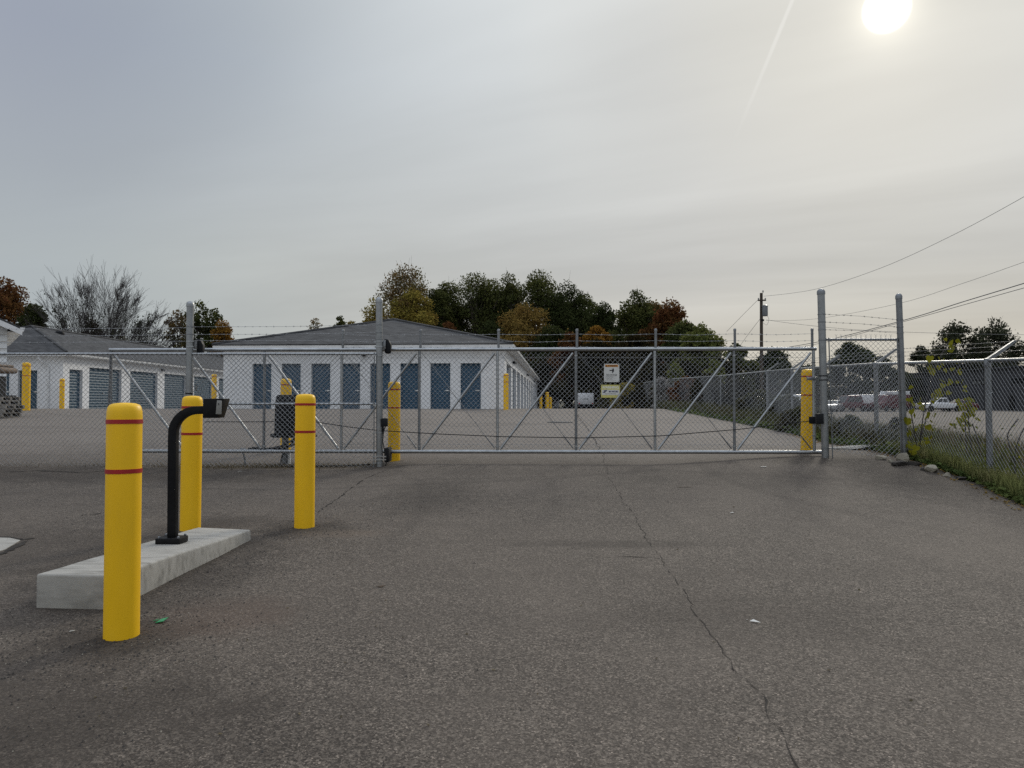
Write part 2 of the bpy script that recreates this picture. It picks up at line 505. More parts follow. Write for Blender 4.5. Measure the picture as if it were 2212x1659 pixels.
def np_mesh(name, verts, faces, k, m, smooth=False):
    """A mesh from an (n,3) array and an (m,k) array of faces that all have k corners."""
    me = bpy.data.meshes.new(name)
    verts = np.asarray(verts, np.float32)
    faces = np.asarray(faces, np.int32)
    me.vertices.add(len(verts))
    me.vertices.foreach_set('co', verts.ravel())
    me.loops.add(faces.size)
    me.loops.foreach_set('vertex_index', faces.ravel())
    me.polygons.add(len(faces))
    me.polygons.foreach_set('loop_start', np.arange(0, faces.size, k, dtype=np.int32))
    me.polygons.foreach_set('loop_total', np.full(len(faces), k, np.int32))
    if smooth:
        me.polygons.foreach_set('use_smooth', np.ones(len(faces), bool))
    me.update(calc_edges=True)
    me.materials.append(m)
    return me


class MB:
    """Collects simple shapes into ONE mesh."""
    def __init__(s):
        s.v = []
        s.f = []

    def add(s, vs, fs):
        o = len(s.v)
        s.v += [tuple(p) for p in vs]
        s.f += [[i + o for i in q] for q in fs]
        return s

    def box(s, x0, x1, y0, y1, z0, z1, mtx=None):
        vs = [Vector(p) for p in ((x0, y0, z0), (x1, y0, z0), (x1, y1, z0), (x0, y1, z0), (x0, y0, z1), (x1, y0, z1), (x1, y1, z1), (x0, y1, z1))]
        if mtx is not None:
            vs = [mtx @ p for p in vs]
        return s.add(vs, [[0, 3, 2, 1], [4, 5, 6, 7], [0, 1, 5, 4], [1, 2, 6, 5], [2, 3, 7, 6], [3, 0, 4, 7]])

    def tube(s, pts, r, n=10, cap=True, square=False):
        pts = [Vector(p) for p in pts]
        rs = r if hasattr(r, '__len__') else [r] * len(pts)
        rings = []
        ref = None
        for i, p in enumerate(pts):
            a = pts[max(0, i - 1)]
            b = pts[min(len(pts) - 1, i + 1)]
            t = (b - a).normalized()
            if ref is None:
                ref = Vector((0, 0, 1)) if abs(t.z) < .9 else Vector((1, 0, 0))
            sx = t.cross(ref).normalized()
            sy = sx.cross(t).normalized()
            ref = sy
            ring = []
            for k in range(n):
                q = 2 * math.pi * (k + (.5 if square else 0)) / n
                rad = rs[i] * (math.sqrt(2) if square else 1)
                ring.append(p + sx * math.cos(q) * rad + sy * math.sin(q) * rad)
            rings.append(ring)
        vs = [q for ring in rings for q in ring]
        fs = []
        for i in range(len(pts) - 1):
            for k in range(n):
                a, b = i * n + k, i * n + (k + 1) % n
                fs.append([a, a + n, b + n, b])
        if cap:
            fs.append(list(range(n)))
            fs.append([(len(pts) - 1) * n + k for k in range(n - 1, -1, -1)])
        return s.add(vs, fs)

    def lathe(s, prof, n=24, c=(0, 0, 0)):
        vs, fs = [], []
        for r, z in prof:
            for k in range(n):
                a = 2 * math.pi * k / n
                vs.append((c[0] + r * math.cos(a), c[1] + r * math.sin(a), c[2] + z))
        for i in range(len(prof) - 1):
            for k in range(n):
                a, b = i * n + k, i * n + (k + 1) % n
                fs.append([a, b, b + n, a + n])
        fs.append([k for k in range(n - 1, -1, -1)])
        fs.append([(len(prof) - 1) * n + k for k in range(n)])
        return s.add(vs, fs)

    def prism(s, poly, axis, a, b):
        """poly of 2D points, extruded along axis 0/1/2 from a to b."""
        def p3(p, q):
            return {0: (q, p[0], p[1]), 1: (p[0], q, p[1]), 2: (p[0], p[1], q)}[axis]
        n = len(poly)
        vs = [p3(p, a) for p in poly] + [p3(p, b) for p in poly]
        fs = [list(range(n)), [n + k for k in range(n - 1, -1, -1)]]
        fs += [[k, k + n, (k + 1) % n + n, (k + 1) % n] for k in range(n)]
        return s.add(vs, fs)

    def mesh(s, name, m, smooth=False, bevel=0.0, seg=2, origin=(0, 0, 0), ang=38):
        bm = bmesh.new()
        vs = [bm.verts.new((p[0] - origin[0], p[1] - origin[1], p[2] - origin[2])) for p in s.v]
        for q in s.f:
            try:
                bm.faces.new([vs[i] for i in q])
            except ValueError:
                pass
        bmesh.ops.recalc_face_normals(bm, faces=bm.faces)
        if bevel:
            ed = [e for e in bm.edges if e.is_manifold and e.calc_face_angle(0) > .5]
            bmesh.ops.bevel(bm, geom=ed, offset=bevel, segments=seg, affect='EDGES', clamp_overlap=True, profile=.5)
        me = bpy.data.meshes.new(name)
        bm.to_mesh(me)
        bm.free()
        me.materials.append(m)
        if smooth or bevel:
            for p in me.polygons:
                p.use_smooth = True
            me.set_sharp_from_angle(angle=R(ang))
        return me

    def build(s, name, m, parent=None, smooth=False, bevel=0.0, seg=2, ang=38):
        """Shapes given in world coordinates when the parent stands unturned, else in the parent's own."""
        org = (0, 0, 0)
        if parent is not None and parent.get('world_shapes'):
            org = tuple(parent['world_shapes'])
        return link_mesh(name, s.mesh(name, m, smooth, bevel, seg, org, ang), parent)


def wthing(name, loc, label, cat, group=None):
    """A thing whose parts are given in world coordinates."""
    o = thing(name, loc, label, cat, group)
    o['world_shapes'] = list(loc)
    return o


def segs_mesh(name, p0, p1, r0, r1, m, n=3, origin=(0, 0, 0), smooth=True):
    """Many tapered rods at once."""
    p0 = np.asarray(p0, float) - np.asarray(origin)
    p1 = np.asarray(p1, float) - np.asarray(origin)
    N = len(p0)
    r0 = np.broadcast_to(np.asarray(r0, float), (N,))
    r1 = np.broadcast_to(np.asarray(r1, float), (N,))
    t = p1 - p0
    ln = np.linalg.norm(t, axis=1, keepdims=True)
    t = t / np.maximum(ln, 1e-9)
    ref = np.where(np.abs(t[:, 2:3]) < .9, np.array([[0, 0, 1.0]]), np.array([[1.0, 0, 0]]))
    sx = np.cross(t, ref)
    sx /= np.maximum(np.linalg.norm(sx, axis=1, keepdims=True), 1e-9)
    sy = np.cross(sx, t)
    vs = np.zeros((N, 2 * n, 3))
    for k in range(n):
        a = 2 * math.pi * k / n
        d = sx * math.cos(a) + sy * math.sin(a)
        vs[:, k] = p0 + d * r0[:, None]
        vs[:, n + k] = p1 + d * r1[:, None]
    base = (np.arange(N) * 2 * n)[:, None]
    fs = np.concatenate([base + np.array([[k, n + k, n + (k + 1) % n, (k + 1) % n]]) for k in range(n)], 0)
    return np_mesh(name, vs.reshape(-1, 3), fs, 4, m, smooth)


def sstep(x, a, b):
    q = np.clip((np.asarray(x, float) - a) / (b - a), 0, 1)
    return q * q * (3 - 2 * q)


# ------------------------------------------------------------------ the lie of the land
_my = [-80, 0, 8.5, 13.8, 20, 37.6, 45, 110, 160]
_mz = [-.5, 0, .17, .43, .64, 1.15, 1.085, .30, .2]
_ly = [-80, 0, 8.5, 13.0, 15.0, 20, 29, 37.6, 45, 110, 160]
_lz = [-.5, 0, .17, .285, .40, .72, 1.20, 1.15, 1.085, .30, .2]
_fy = [-20, 7.6, 11.33, 15.1, 18.9, 22.9, 27, 32.5, 38.3, 43, 48, 200]
_fx = [6.9, 7.1, 7.28, 7.42, 7.95, 8.65, 9.30, 9.15, 9.65, 9.40, 9.4, 9.4]
_ey = [-30, 4, 6.5, 9.5, 11, 12, 14.5, 16.5, 21, 25, 31, 36, 42, 60, 128]
_ex = [3.4, 4.8, 5.7, 6.55, 6.98, 7.04, 7.06, 7.35, 7.75, 7.7, 7.75, 7.65, 7.9, 9, 14]


def fence_x(y):
    return np.interp(y, _fy, _fx)


def edge_x(y):
    return np.interp(y, _ey, _ex)


def G(x, y):
    x = np.asarray(x, float)
    y = np.asarray(y, float)
    dz = np.where(y > 9, 1.2, .6)
    main = sum(np.interp(y + q * dz, _my, _mz) for q in (-1, -.5, 0, .5, 1)) / 5
    lane = sum(np.interp(y + q * dz, _ly, _lz) for q in (-1, -.5, 0, .5, 1)) / 5
    k = sstep(x, -3.3, -1.5)
    z = lane * (1 - k) + main * k
    z = z + .05 * sstep(x, -5, -8) * sstep(y, 11, 13.4) * (1 - sstep(y, 14, 18))
    z = z + .13 * sstep(x, 2.2, 5.5) * sstep(y, 10.5, 13.3) * (1 - sstep(y, 14, 18))
    fx = fence_x(y)
    lotk = sstep(x - fx, .5, 3.6)
    z = z * (1 - lotk) + .22 * lotk
    far = sstep(np.maximum(np.abs(x), y), 150, 260)
    return z * (1 - far) + .1 * far


def g(x, y):
    return float(G(x, y))


def at_ground(u, v):
    """Where the sight line through u, v meets the ground."""
    lo, hi = 1.0, 200.0
    prev = None
    d = 1.5
    while d < 200:
        p = W(u, v, d)
        if p.z <= g(p.x, p.y):
            a, b = prev, d
            for _ in range(30):
                m = (a + b) / 2
                q = W(u, v, m)
                if q.z <= g(q.x, q.y):
                    b = m
                else:
                    a = m
            q = W(u, v, b)
            return Vector((q.x, q.y, g(q.x, q.y)))
        prev = d
        d += .1
    raise ValueError((u, v))


def sheet(name, xs_of_y, ys, zoff, m, skirt=0.0):
    """One ground sheet: a row of points for every y."""
    vs, n = [], len(xs_of_y(ys[0]))
    for y in ys:
        xs = np.asarray(xs_of_y(y))
        yy = np.full(n, y)
        zz = G(xs, yy) + (zoff(xs, yy) if callable(zoff) else zoff)
        vs.append(np.stack([xs, yy, zz], 1))
    V = np.concatenate(vs)
    i, j = np.meshgrid(np.arange(len(ys) - 1), np.arange(n - 1), indexing='ij')
    a = (i * n + j).ravel()
    Fq = np.stack([a, a + 1, a + n + 1, a + n], 1)
    if skirt:
        right = np.arange(len(ys)) * n + n - 1
        low = V[right].copy()
        low[:, 2] -= skirt
        low[:, 0] += .015
        o = len(V)
        V = np.concatenate([V, low])
        k = np.arange(len(ys) - 1)
        Fq = np.concatenate([Fq, np.stack([right[k], o + k, o + k + 1, right[k + 1]], 1)])
    me = np_mesh(name, V, Fq, 4, m, True)
    o = link_mesh(name, me)
    return tag(o, kind='structure')


xs_g = np.concatenate([np.linspace(-500, -45, 16)[:-1], np.linspace(-45, 45, 181), np.linspace(45, 600, 22)[1:]])
ys_g = np.concatenate([np.linspace(-120, -10, 10)[:-1], np.linspace(-10, 60, 176), np.linspace(60, 160, 60)[1:], np.linspace(160, 900, 16)[1:]])


def ground_off(x, y):
    e = edge_x(y)
    inside = (y < 130) & (y > -32) & (x > -62)
    k = np.where(inside, 1 - sstep(x - e, .02, .4), 0)
    return -.06 * k - .004


sheet('ground', lambda y: xs_g, ys_g, ground_off, M['dirt'])

ys_a = np.concatenate([np.linspace(-30, 0, 12)[:-1], np.linspace(0, 45, 321), np.linspace(45, 128, 60)[1:]])
_rng = np.random.default_rng(3)
_jit = np.convolve(_rng.normal(0, .05, 2000), np.ones(3) / 3, 'same')


def asphalt_row(y):
    e = float(edge_x(y)) + float(_jit[int((y + 40) * 7) % 2000])
    xs = np.linspace(-60, -14, 20)[:-1]
    xs = np.concatenate([xs, np.linspace(-14, 3.0, 60)[:-1], np.linspace(3.0, e, 16)])
    return xs


sheet('asphalt_pavement', asphalt_row, ys_a, 0.0, M['asphalt'], skirt=.07)


def lot_row(y):
    a = float(fence_x(y)) + 2.0 + max(0, (y - 36)) * .45 + .25 * math.sin(y * 1.7)
    return np.linspace(a, 120, 50)


sheet('gravel_lot', lot_row, np.linspace(4, 118, 90), .008, M['lot'])


def strip(name, pts, wdt, m, lift=.004, jag=.5, seed=1):
    """A thin crooked crack lying on the pavement."""
    rn = random.Random(seed)
    path = []
    for a, b in zip(pts, pts[1:]):
        a, b = Vector(a), Vector(b)
        n = max(2, int((b - a).length / .06))
        for i in range(n):
            path.append(a.lerp(b, i / n))
    path.append(Vector(pts[-1]))
    vs, fs = [], []
    ox = 0.0
    for i, p in enumerate(path):
        q = path[min(i + 1, len(path) - 1)] - path[max(i - 1, 0)]
        nrm = Vector((-q.y, q.x, 0)).normalized()
        ox = ox * .86 + rn.gauss(0, .010)
        hw = wdt * (.35 + rn.random() * jag * 1.3) * .5
        if rn.random() < .30:
            hw *= .15
        elif rn.random() < .10:
            hw *= 2.0
        c = p + nrm * ox
        for sg in (-1, 1):
            e = c + nrm * hw * sg
            vs.append((e.x, e.y, g(e.x, e.y) + lift))
    for i in range(len(path) - 1):
        fs.append([2 * i, 2 * i + 1, 2 * i + 3, 2 * i + 2])
    mb = MB()
    mb.add(vs, fs)
    return tag(mb.build(name, m), kind='structure')


crack_px = [(1300, 983), (1308, 1010), (1322, 1046), (1350, 1085), (1376, 1122), (1400, 1160), (1418, 1196), (1434, 1216), (1452, 1248), (1480, 1290), (1520, 1342), (1562, 1402),
            (1600, 1456), (1640, 1500), (1664, 1545), (1694, 1592), (1716, 1632), (1745, 1675)]
strip('asphalt_crack', [at_ground(*p) for p in crack_px], .0085, M['crack'], seed=2)
strip('asphalt_crack', [at_ground(*p) for p in ((1240, 888), (1262, 916), (1285, 950), (1300, 983))], .035, M['crack'], seed=12)
strip('asphalt_crack', [at_ground(*p) for p in ((1312, 1206), (1360, 1203), (1400, 1206), (1425, 1207))], .018, M['crack'], seed=3)
strip('asphalt_crack', [at_ground(*p) for p in ((686, 1108), (720, 1082), (752, 1062), (790, 1036), (826, 1018))], .022, M['crack'], seed=4)
strip('asphalt_crack', [at_ground(*p) for p in ((175, 1113), (205, 1110), (228, 1105))], .035, M['crack'], seed=5)
strip('asphalt_crack', [at_ground(*p) for p in ((0, 1020), (80, 1017), (170, 1021), (226, 1018))], .06, M['crack'], seed=6)


# ------------------------------------------------------------------ storage buildings
def rib_door_mesh(name, wd, ht, m, pitch=.17):
    """A rolling steel curtain of horizontal ribs; x along, y depth (front at y=0), z up."""
    prof = []
    n = int(ht / pitch)
    p = ht / n
    for i in range(n):
        z = i * p
        prof += [(.0, z), (.0, z + p * .45), (.018, z + p * .62), (.018, z + p * .85)]
    prof.append((0, ht))
    vs, fs = [], []
    for y, z in prof:
        vs += [(0, y, z), (wd, y, z)]
    for i in range(len(prof) - 1):
        fs.append((2 * i, 2 * i + 1, 2 * i + 3, 2 * i + 2))
    return np_mesh(name, vs, fs, 4, m)


def wall_with_openings(mb, length, z0, z1, doors, th=.22):
    """Wall along x from 0 to length, outer face y=0, thickness inwards (y>0)."""
    x = 0
    for a, b, ztop in sorted(doors):
        if a > x:
            mb.box(x, a, 0, th, z0, z1)
        mb.box(a, b, 0, th, ztop, z1)
        x = b
    mb.box(x, length, 0, th, z0, z1)


def storage_building(label, corner, ang, width, length, zb, zeave, rise, front_doors, side_doors, doormat, sidemat, back_side_doors=()):
    """corner: the front right corner seen from the yard. Local x runs along the front to the right, y to the back."""
    ca, sa = math.cos(ang), math.sin(ang)
    org = (corner[0] - width * ca, corner[1] + width * sa, 0)
    t = thing('storage_building', org, label, 'building', 'white storage buildings', -ang)
    zlow = zb - 1.6
    mb = MB()
    wall_with_openings(mb, width, zlow, zeave, front_doors)
    front = mb.build('front_wall', M['paint_white'], t)
    mb = MB()
    wall_with_openings(mb, length - .22, zlow, zeave - .003, side_doors)
    me = mb.mesh('side_wall', M['paint_white'])
    link_mesh('side_wall', me, t, (width, .22, 0), (0, 0, R(90)))
    mb = MB()
    mb.box(0, .22, .22, length, zlow, zeave - .003)
    mb.box(.22, width - .22, length - .22, length, zlow, zeave - .006)
    mb.build('back_wall', M['paint_white'], t)
    mb = MB()
    mb.box(.3, width - .3, .9, 1.0, zlow, zeave - .1)
    mb.build('partition', M['dark_steel'], t)
    for i, (a, b, zt) in enumerate(front_doors):
        d = link_mesh('roller_door', rib_door_mesh('roller_door', b - a, zt - zb + .8, doormat, .085), t, (a, .16, zb - .8))
        h = MB()
        h.box(b - a - .22, b - a - .12, -.03, -.004, 1.72, 1.78).box(b - a - .30, b - a - .06, -.012, -.003, 1.735, 1.765)
        h.build('latch', M['chrome'], d)
        f = MB()
        f.box(a - .045, a, -.012, .1, zb - .8, zt + .05).box(b, b + .045, -.012, .1, zb - .8, zt + .05).box(a, b, -.012, .1, zt, zt + .05)
        f.build('door_frame', M['trim_white'], t)
    for i, (a, b, zt) in enumerate(side_doors):
        me = rib_door_mesh('roller_door', b - a, zt - zb + 1.5, sidemat)
        d = link_mesh('roller_door', me, t, (width - .17, .22 + a, zb - 1.5), (0, 0, R(90)))
        if i < 6:
            h = MB()
            h.box((b - a) / 2 - .1, (b - a) / 2 + .1, -.03, -.004, 2.4, 2.46)
            h.build('latch', M['chrome'], d)
    # hipped roof with overhang, fascia all round and caps along the hips
    ov = .42
    x0, x1, y0, y1 = -ov, width + ov, -ov, length + ov
    zr = zeave + rise
    hw = (x1 - x0) / 2
    cx = (x0 + x1) / 2
    za = zeave + .17
    A, B, Cc, D = (x0, y0, za), (x1, y0, za), (x1, y1, za), (x0, y1, za)
    P, Q = (cx, y0 + hw, zr), (cx, y1 - hw, zr)
    mb = MB()
    lo = [(p[0], p[1], p[2] - .05) for p in (A, B, Cc, D)]
    mb.add([A, B, Cc, D, P, Q] + lo, [[0, 1, 4], [1, 2, 5, 4], [2, 3, 5], [3, 0, 4, 5], [0, 6, 7, 1], [1, 7, 8, 2], [2, 8, 9, 3], [3, 9, 6, 0], [6, 9, 8, 7]])
    roof = mb.build('roof', M['shingle'], t)
    for a, b in ((A, P), (B, P), (P, Q), (Cc, Q), (D, Q)):
        mb = MB()
        a, b = Vector(a), Vector(b)
        mb.tube([a + Vector((0, 0, .015)), b + Vector((0, 0, .015))], .085, 5)
        mb.build('ridge_cap', M['shingle'], roof)
    for q in ((x0 + .02, x1 - .02, y0 + .02, y0 + .06), (x0 + .02, x1 - .02, y1 - .06, y1 - .02)):
        mb = MB()
        mb.box(q[0], q[1], q[2], q[3], za - .22, za - .052)
        mb.build('fascia', M['trim_white'], t)
    for q in (x0 + .02, x1 - .06):
        mb = MB()
        mb.box(q, q + .04, y0 + .062, y1 - .062, za - .22, za - .053)
        mb.build('fascia', M['trim_white'], t)
    mb = MB()
    mb.prism([(x1 - .02, za - .19), (x1 + .06, za - .17), (x1 + .085, za - .06), (x1 - .02, za - .06)], 1, y0, y1)
    mb.build('gutter', M['trim_white'], t)
    mb = MB()
    mb.box(x0 + .06, x1 - .06, y0 + .06, -.003, za - .21, za - .19).box(width + .003, x1 - .06, -.003, y1 - .06, za - .212, za - .192)
    mb.build('soffit', M['trim_white'], t)
    return t


def wall_light(parent, loc, rz=0.0):
    mb = MB()
    mb.box(-.11, .11, -.16, -.003, -.08, .08).box(-.07, .07, -.24, -.16, -.09, .02)
    o = link_mesh('wall_light', mb.mesh('wall_light', M['black_plastic'], bevel=.015), parent, loc, (0, 0, rz))
    return o


ZB = 1.13
# the long building behind the gate
A2 = R(3.4)
c2 = W(1090, 883, 37.6)
w2 = 14.65


def along_front(corner, ang, width, u):
    """Distance from the left end of a front wall at which the sight line u meets it."""
    k = (u - 1106) / F
    s = (k * corner[1] - corner[0]) / (-math.cos(ang) - k * math.sin(ang))
    return width - s


doors2 = []
for a, b in ((192, 323), (396, 528), (603, 735), (808, 943), (1015, 1153), (1225, 1362), (1435, 1573), (1645.5, 1786.5)):
    ua, ub = (900 + a * .5727) * .54004, (900 + b * .5727) * .54004
    doors2.append((along_front(c2, A2, w2, ua), along_front(c2, A2, w2, ub), 3.47))
L2 = 80.0
side2 = [(1.3 + 5.35 * i, 1.3 + 5.35 * i + 4.1, 3.55) for i in range(14)]
b2 = storage_building('long white storage building with eight narrow blue doors behind the sliding gate', c2, A2, w2, L2, ZB, 4.28, 2.25, doors2, side2, M['door_blue'], M['door_teal'])
wall_light(b2, (along_front(c2, A2, w2, 787), 0, 3.92))
for yy in (6.9, 28.0, 49.4):
    wall_light(b2, (w2, yy, 3.85), R(90))

# the building at the left with wide side doors
A1 = R(-1.7)
c1 = W(135, 883, 43.1)
w1 = 9.4
L1 = 45.0


def along_side(corner, ang, u):
    k = (u - 1106) / F
    # corner + s*(sin ang, cos ang)
    return (k * corner[1] - corner[0]) / (math.sin(ang) - k * math.cos(ang))


side1 = []
for a, b, zt in ((149.5, 178, 3.42), (192.4, 262, 3.63), (281, 340, 3.63), (355, 402, 3.63), (419, 459, 3.63)):
    side1.append((along_side(c1, A1, a) - .22, along_side(c1, A1, b) - .22, zt))
side1 += [(24.6, 28.4, 3.63), (29.9, 33.7, 3.63), (35.2, 39, 3.63)]
front1 = [(along_front(c1, A1, w1, 39), along_front(c1, A1, w1, 80), 3.32), (along_front(c1, A1, w1, -20), along_front(c1, A1, w1, 20), 3.32)]
front1 = sorted((max(.2, a), b, z) for a, b, z in front1)
b1 = storage_building('white storage building with slate blue roller doors along its side, beside the bare tree', c1, A1, w1, L1, ZB, 4.2, 2.15, front1, side1, M['door_teal'], M['door_teal'])
wall_light(b1, (w1, along_side(c1, A1, 349), 3.9), R(90))
mb = MB()
xd = along_front(c1, A1, w1, 105)
mb.tube([(xd - .35, -.42, 4.10), (xd - .35, -.42, 3.98), (xd, -.07, 3.55), (xd, -.07, .2)], .05, 8)
mb.build('downspout', M['trim_white'], b1)
mb = MB()
mb.tube([(0, 0, 0), (0, 0, .38)], .10, 12).lathe([(.10, 0), (.27, .05), (.30, .16), (.24, .30), (.05, .36)], 16, (0, 0, .34))
vp = W(236, 740, 52)
lx = w1 / 2 + .42
vent = link_mesh('roof_vent', mb.mesh('roof_vent', M['black_plastic'], True), b1, (w1 * .58, along_side(c1, A1, 205) + 3, 5.55))

# the short block that closes the far end of the drive
c3 = W(1208, 883, 121)
b3 = storage_building('small white storage block at the far end of the long drive', c3, A2, 4.2, 12, .55, 3.75, 1.1, [(.5, 1.7, 2.9)], [(2, 5, 2.9)], M['door_blue'], M['door_blue'])

# the sided building cut off by the left edge: only its corner, wall boards and rake
d0 = 31.0
p0 = W(13, 883, d0)
b0 = thing('sided_building', (p0.x, p0.y, 0), 'white building with wide horizontal siding boards and a gutter, behind the stacked pallets', 'building', None, R(37))
mb = MB()
mb.box(-9, 0, .03, .2, .4, 4.75).box(-.17, 0, .2, 9.5, .4, 4.75).box(-9, -8.8, .2, 9.5, .4, 4.75).box(-8.8, -.17, 9.3, 9.5, .4, 4.74)
mb.build('wall', M['siding'], b0)
for i in range(15):
    mb = MB()
    z = .45 + i * .30
    mb.prism([(-.004, z), (.028, z), (.028, z + .01), (-.022, z + .298), (-.004, z + .298)], 0, -9, .004)
    me = mb.mesh('siding_board', M['siding'])
    for vv in me.vertices:
        vv.co.y = .026 - vv.co.y
    link_mesh('siding_board', me, b0)
mb = MB()
mb.add([(-9, 0.03, 4.75), (0, .03, 4.75), (-4.5, .03, 6.85), (-9, .2, 4.75), (0, .2, 4.75), (-4.5, .2, 6.85)], [[0, 1, 2], [5, 4, 3], [0, 2, 5, 3], [1, 4, 5, 2], [0, 3, 4, 1]])
mb.build('gable', M['siding'], b0)
mb = MB()
sl_ = 2.1 / 4.5
for sgn in (-1, 1):
    xa, xb = -4.5, -4.5 + sgn * 5.0
    za, zb_ = 6.95, 6.95 - 5.0 * sl_
    mb.add([(xa, -.45, za), (xb, -.45, zb_), (xb, 9.9, zb_), (xa, 9.9, za), (xa, -.45, za - .1), (xb, -.45, zb_ - .1), (xb, 9.9, zb_ - .1), (xa, 9.9, za - .1)],
           [[0, 1, 2, 3], [4, 7, 6, 5], [0, 4, 5, 1], [1, 5, 6, 2], [2, 6, 7, 3]])
mb.build('roof', M['shingle'], b0)
for sgn in (-1, 1):
    mb = MB()
    xb = -4.5 + sgn * 5.0
    mb.add([(-4.5, -.475, 6.86), (xb, -.475, 6.86 - 5 * sl_), (xb, -.475, 6.63 - 5 * sl_), (-4.5, -.475, 6.63), (-4.5, -.452, 6.86), (xb, -.452, 6.86 - 5 * sl_), (xb, -.452, 6.63 - 5 * sl_), (-4.5, -.452, 6.63)],
           [[0, 1, 2, 3], [4, 7, 6, 5], [0, 4, 5, 1], [3, 2, 6, 7], [1, 5, 6, 2]])
    mb.build('rake_board', M['trim_white'], b0)
mb = MB()
mb.prism([(.42, 4.44), (.55, 4.46), (.60, 4.62), (.42, 4.62)], 1, -.47, 9.9)
mb.build('gutter', M['trim_white'], b0)
mb = MB()
mb.box(-.0, .44, -.3, 9.8, 4.42, 4.44)
mb.build('soffit', M['trim_white'], b0)

# the dark metal building across the lot
b4 = thing('metal_building', (67.5, 50, 0), 'dark grey metal building with small high windows across the gravel lot', 'building')
mb = MB()
mb.box(0, 30, 0, 78, -1, 6.2)
mb.build('wall', M['dark_steel'], b4)
mb = MB()
mb.add([(-.5, -.5, 6.2), (15, -.5, 6.32), (30.5, -.5, 6.2), (-.5, 78.5, 6.2), (15, 78.5, 6.32), (30.5, 78.5, 6.2), (-.5, -.5, 6.05), (30.5, -.5, 6.05), (-.5, 78.5, 6.05), (30.5, 78.5, 6.05)],
       [[0, 1, 4, 3], [1, 2, 5, 4], [0, 6, 7, 2, 1], [3, 4, 5, 9, 8], [0, 3, 8, 6], [2, 7, 9, 5], [6, 8, 9, 7]])
mb.build('roof', M['dark_steel'], b4)
for y in (31.0, 38.2, 45.4, 54, 61):
    mb = MB()
    mb.box(-.06, -.004, y, y + 4.6, 3.9, 4.55)
    f = mb.build('window', M['black'], b4)
    for q in range(4):
        m2 = MB()
        m2.box(-.09, -.063, y + .12 + q * 1.13, y + 1.03 + q * 1.13, 3.98, 4.47)
        m2.build('pane', M['glass_dark'], f)
for y in (35, 49.5, 58.5):
    mb = MB()
    mb.box(-.07, -.004, y, y + 1.1, .1, 2.3)
    mb.build('door', M['black'], b4)
for y in range(2, 78, 4):
    mb = MB()
    mb.box(-.05, -.003, y - .06, y + .06, -.9, 6.03)
    mb.build('wall_seam', M['dark_steel'], b4)


# ------------------------------------------------------------------ bollards
def bollard_mesh(h, r):
    prof = [(r * 1.005, -.25), (r * 1.005, 0.0), (r, .02)]
    prof += [(r, h * q) for q in (.3, .6)]
    prof += [(r, h - .085), (r * .985, h - .055), (r * .93, h - .028), (r * .82, h - .012), (r * .6, h - .004), (r * .25, h), (.002, h + .001)]
    return MB().lathe(prof, 40)


def bollard(x, y, h, r, label, s1=.135, s2=.42, z=None, lean=(0, 0), tape=.024):
    z = g(x, y) if z is None else z
    t = thing('bollard', (x, y, z), label, 'bollard', 'yellow bollards with red stripes')
    t.rotation_euler = (lean[0], lean[1], random.uniform(0, 6))
    link_mesh('sleeve', bollard_mesh(h, r).mesh('sleeve', M['yellow'], True, ang=50), t)
    for s in (s1, s2):
        zz = h - s
        mb = MB()
        mb.lathe([(r + .0005, zz - tape / 2), (r + .003, zz - tape / 2), (r + .003, zz + tape / 2), (r + .0005, zz + tape / 2)], 40)
        link_mesh('stripe', mb.mesh('stripe', M['red_tape'], True), t)
    return t


def bollard_px(u, v, d, h, r, label, z=None, **k):
    p = W(u, v, d)
    return bollard(p.x, p.y, h, r, label, z=z, **k)


q = at_ground(262.5, 1373)
bollard(q.x, q.y, 1.435 * q.y / 4.6, .1015 * q.y / 4.6, 'tall yellow bollard standing before the near end of the concrete island', s1=.118, s2=.425, lean=(0, R(1.0)), tape=.026)
q = at_ground(411, 1144)
bollard(q.x, q.y, 1.475 * q.y / 8.2, .108 * q.y / 8.2, 'yellow bollard behind the black keypad post at the far end of the island', s1=.125, s2=.41, tape=.025, lean=(0, R(.4)))
q = at_ground(657.5, 1138)
bollard(q.x, q.y, 1.465 * q.y / 8.2, .109 * q.y / 8.2, 'yellow bollard alone on the pavement between the island and the gate', s1=.115, s2=.415, tape=.025, lean=(0, R(-.15)))
bollard_px(851, 996, 14.2, 1.52, .117, 'yellow bollard just behind the left gate post, partly seen under the gate', z=W(851, 996, 14.2).z, s1=.15, s2=.50)
bollard_px(617, 972, 16.1, 1.54, .115, 'yellow bollard behind the black gate operator box', z=W(617, 971, 16.1).z, s1=.135)
bollard_px(1743.5, 975, 14.35, 1.58, .120, 'yellow bollard inside the gate at its latch end, seen through the mesh', z=W(1743.5, 974, 14.35).z, s1=.14, s2=.5, lean=(0, R(-1.2)))
bollard_px(1093, 885, 36.4, 1.80, .125, 'yellow bollard at the corner of the long white building', z=W(1093, 886, 36.4).z, s1=.1, s2=.42)
bollard_px(56, 883, 29, 1.83, .145, 'thick yellow bollard between the pallets and the downspout', z=W(56, 884, 29).z, s1=.14, s2=.52)
bollard_px(133.5, 884, 37, 1.58, .115, 'thin yellow bollard at the corner of the left white building', z=W(133.5, 886, 37).z, s1=.12, s2=.42)
bollard_px(462, 884, 35.5, 1.70, .117, 'yellow bollard in the gap between the two white buildings', z=W(462, 885, 35.5).z, s1=.12)
bollard_px(1168, 886, 74, 1.5, .16, 'yellow bollard at the far end of the long wall, first of three', z=W(1168, 887, 74).z)
bollard_px(1182, 886, 70, 1.75, .16, 'yellow bollard at the far end of the long wall, tallest of three', z=W(1182, 887, 70).z)
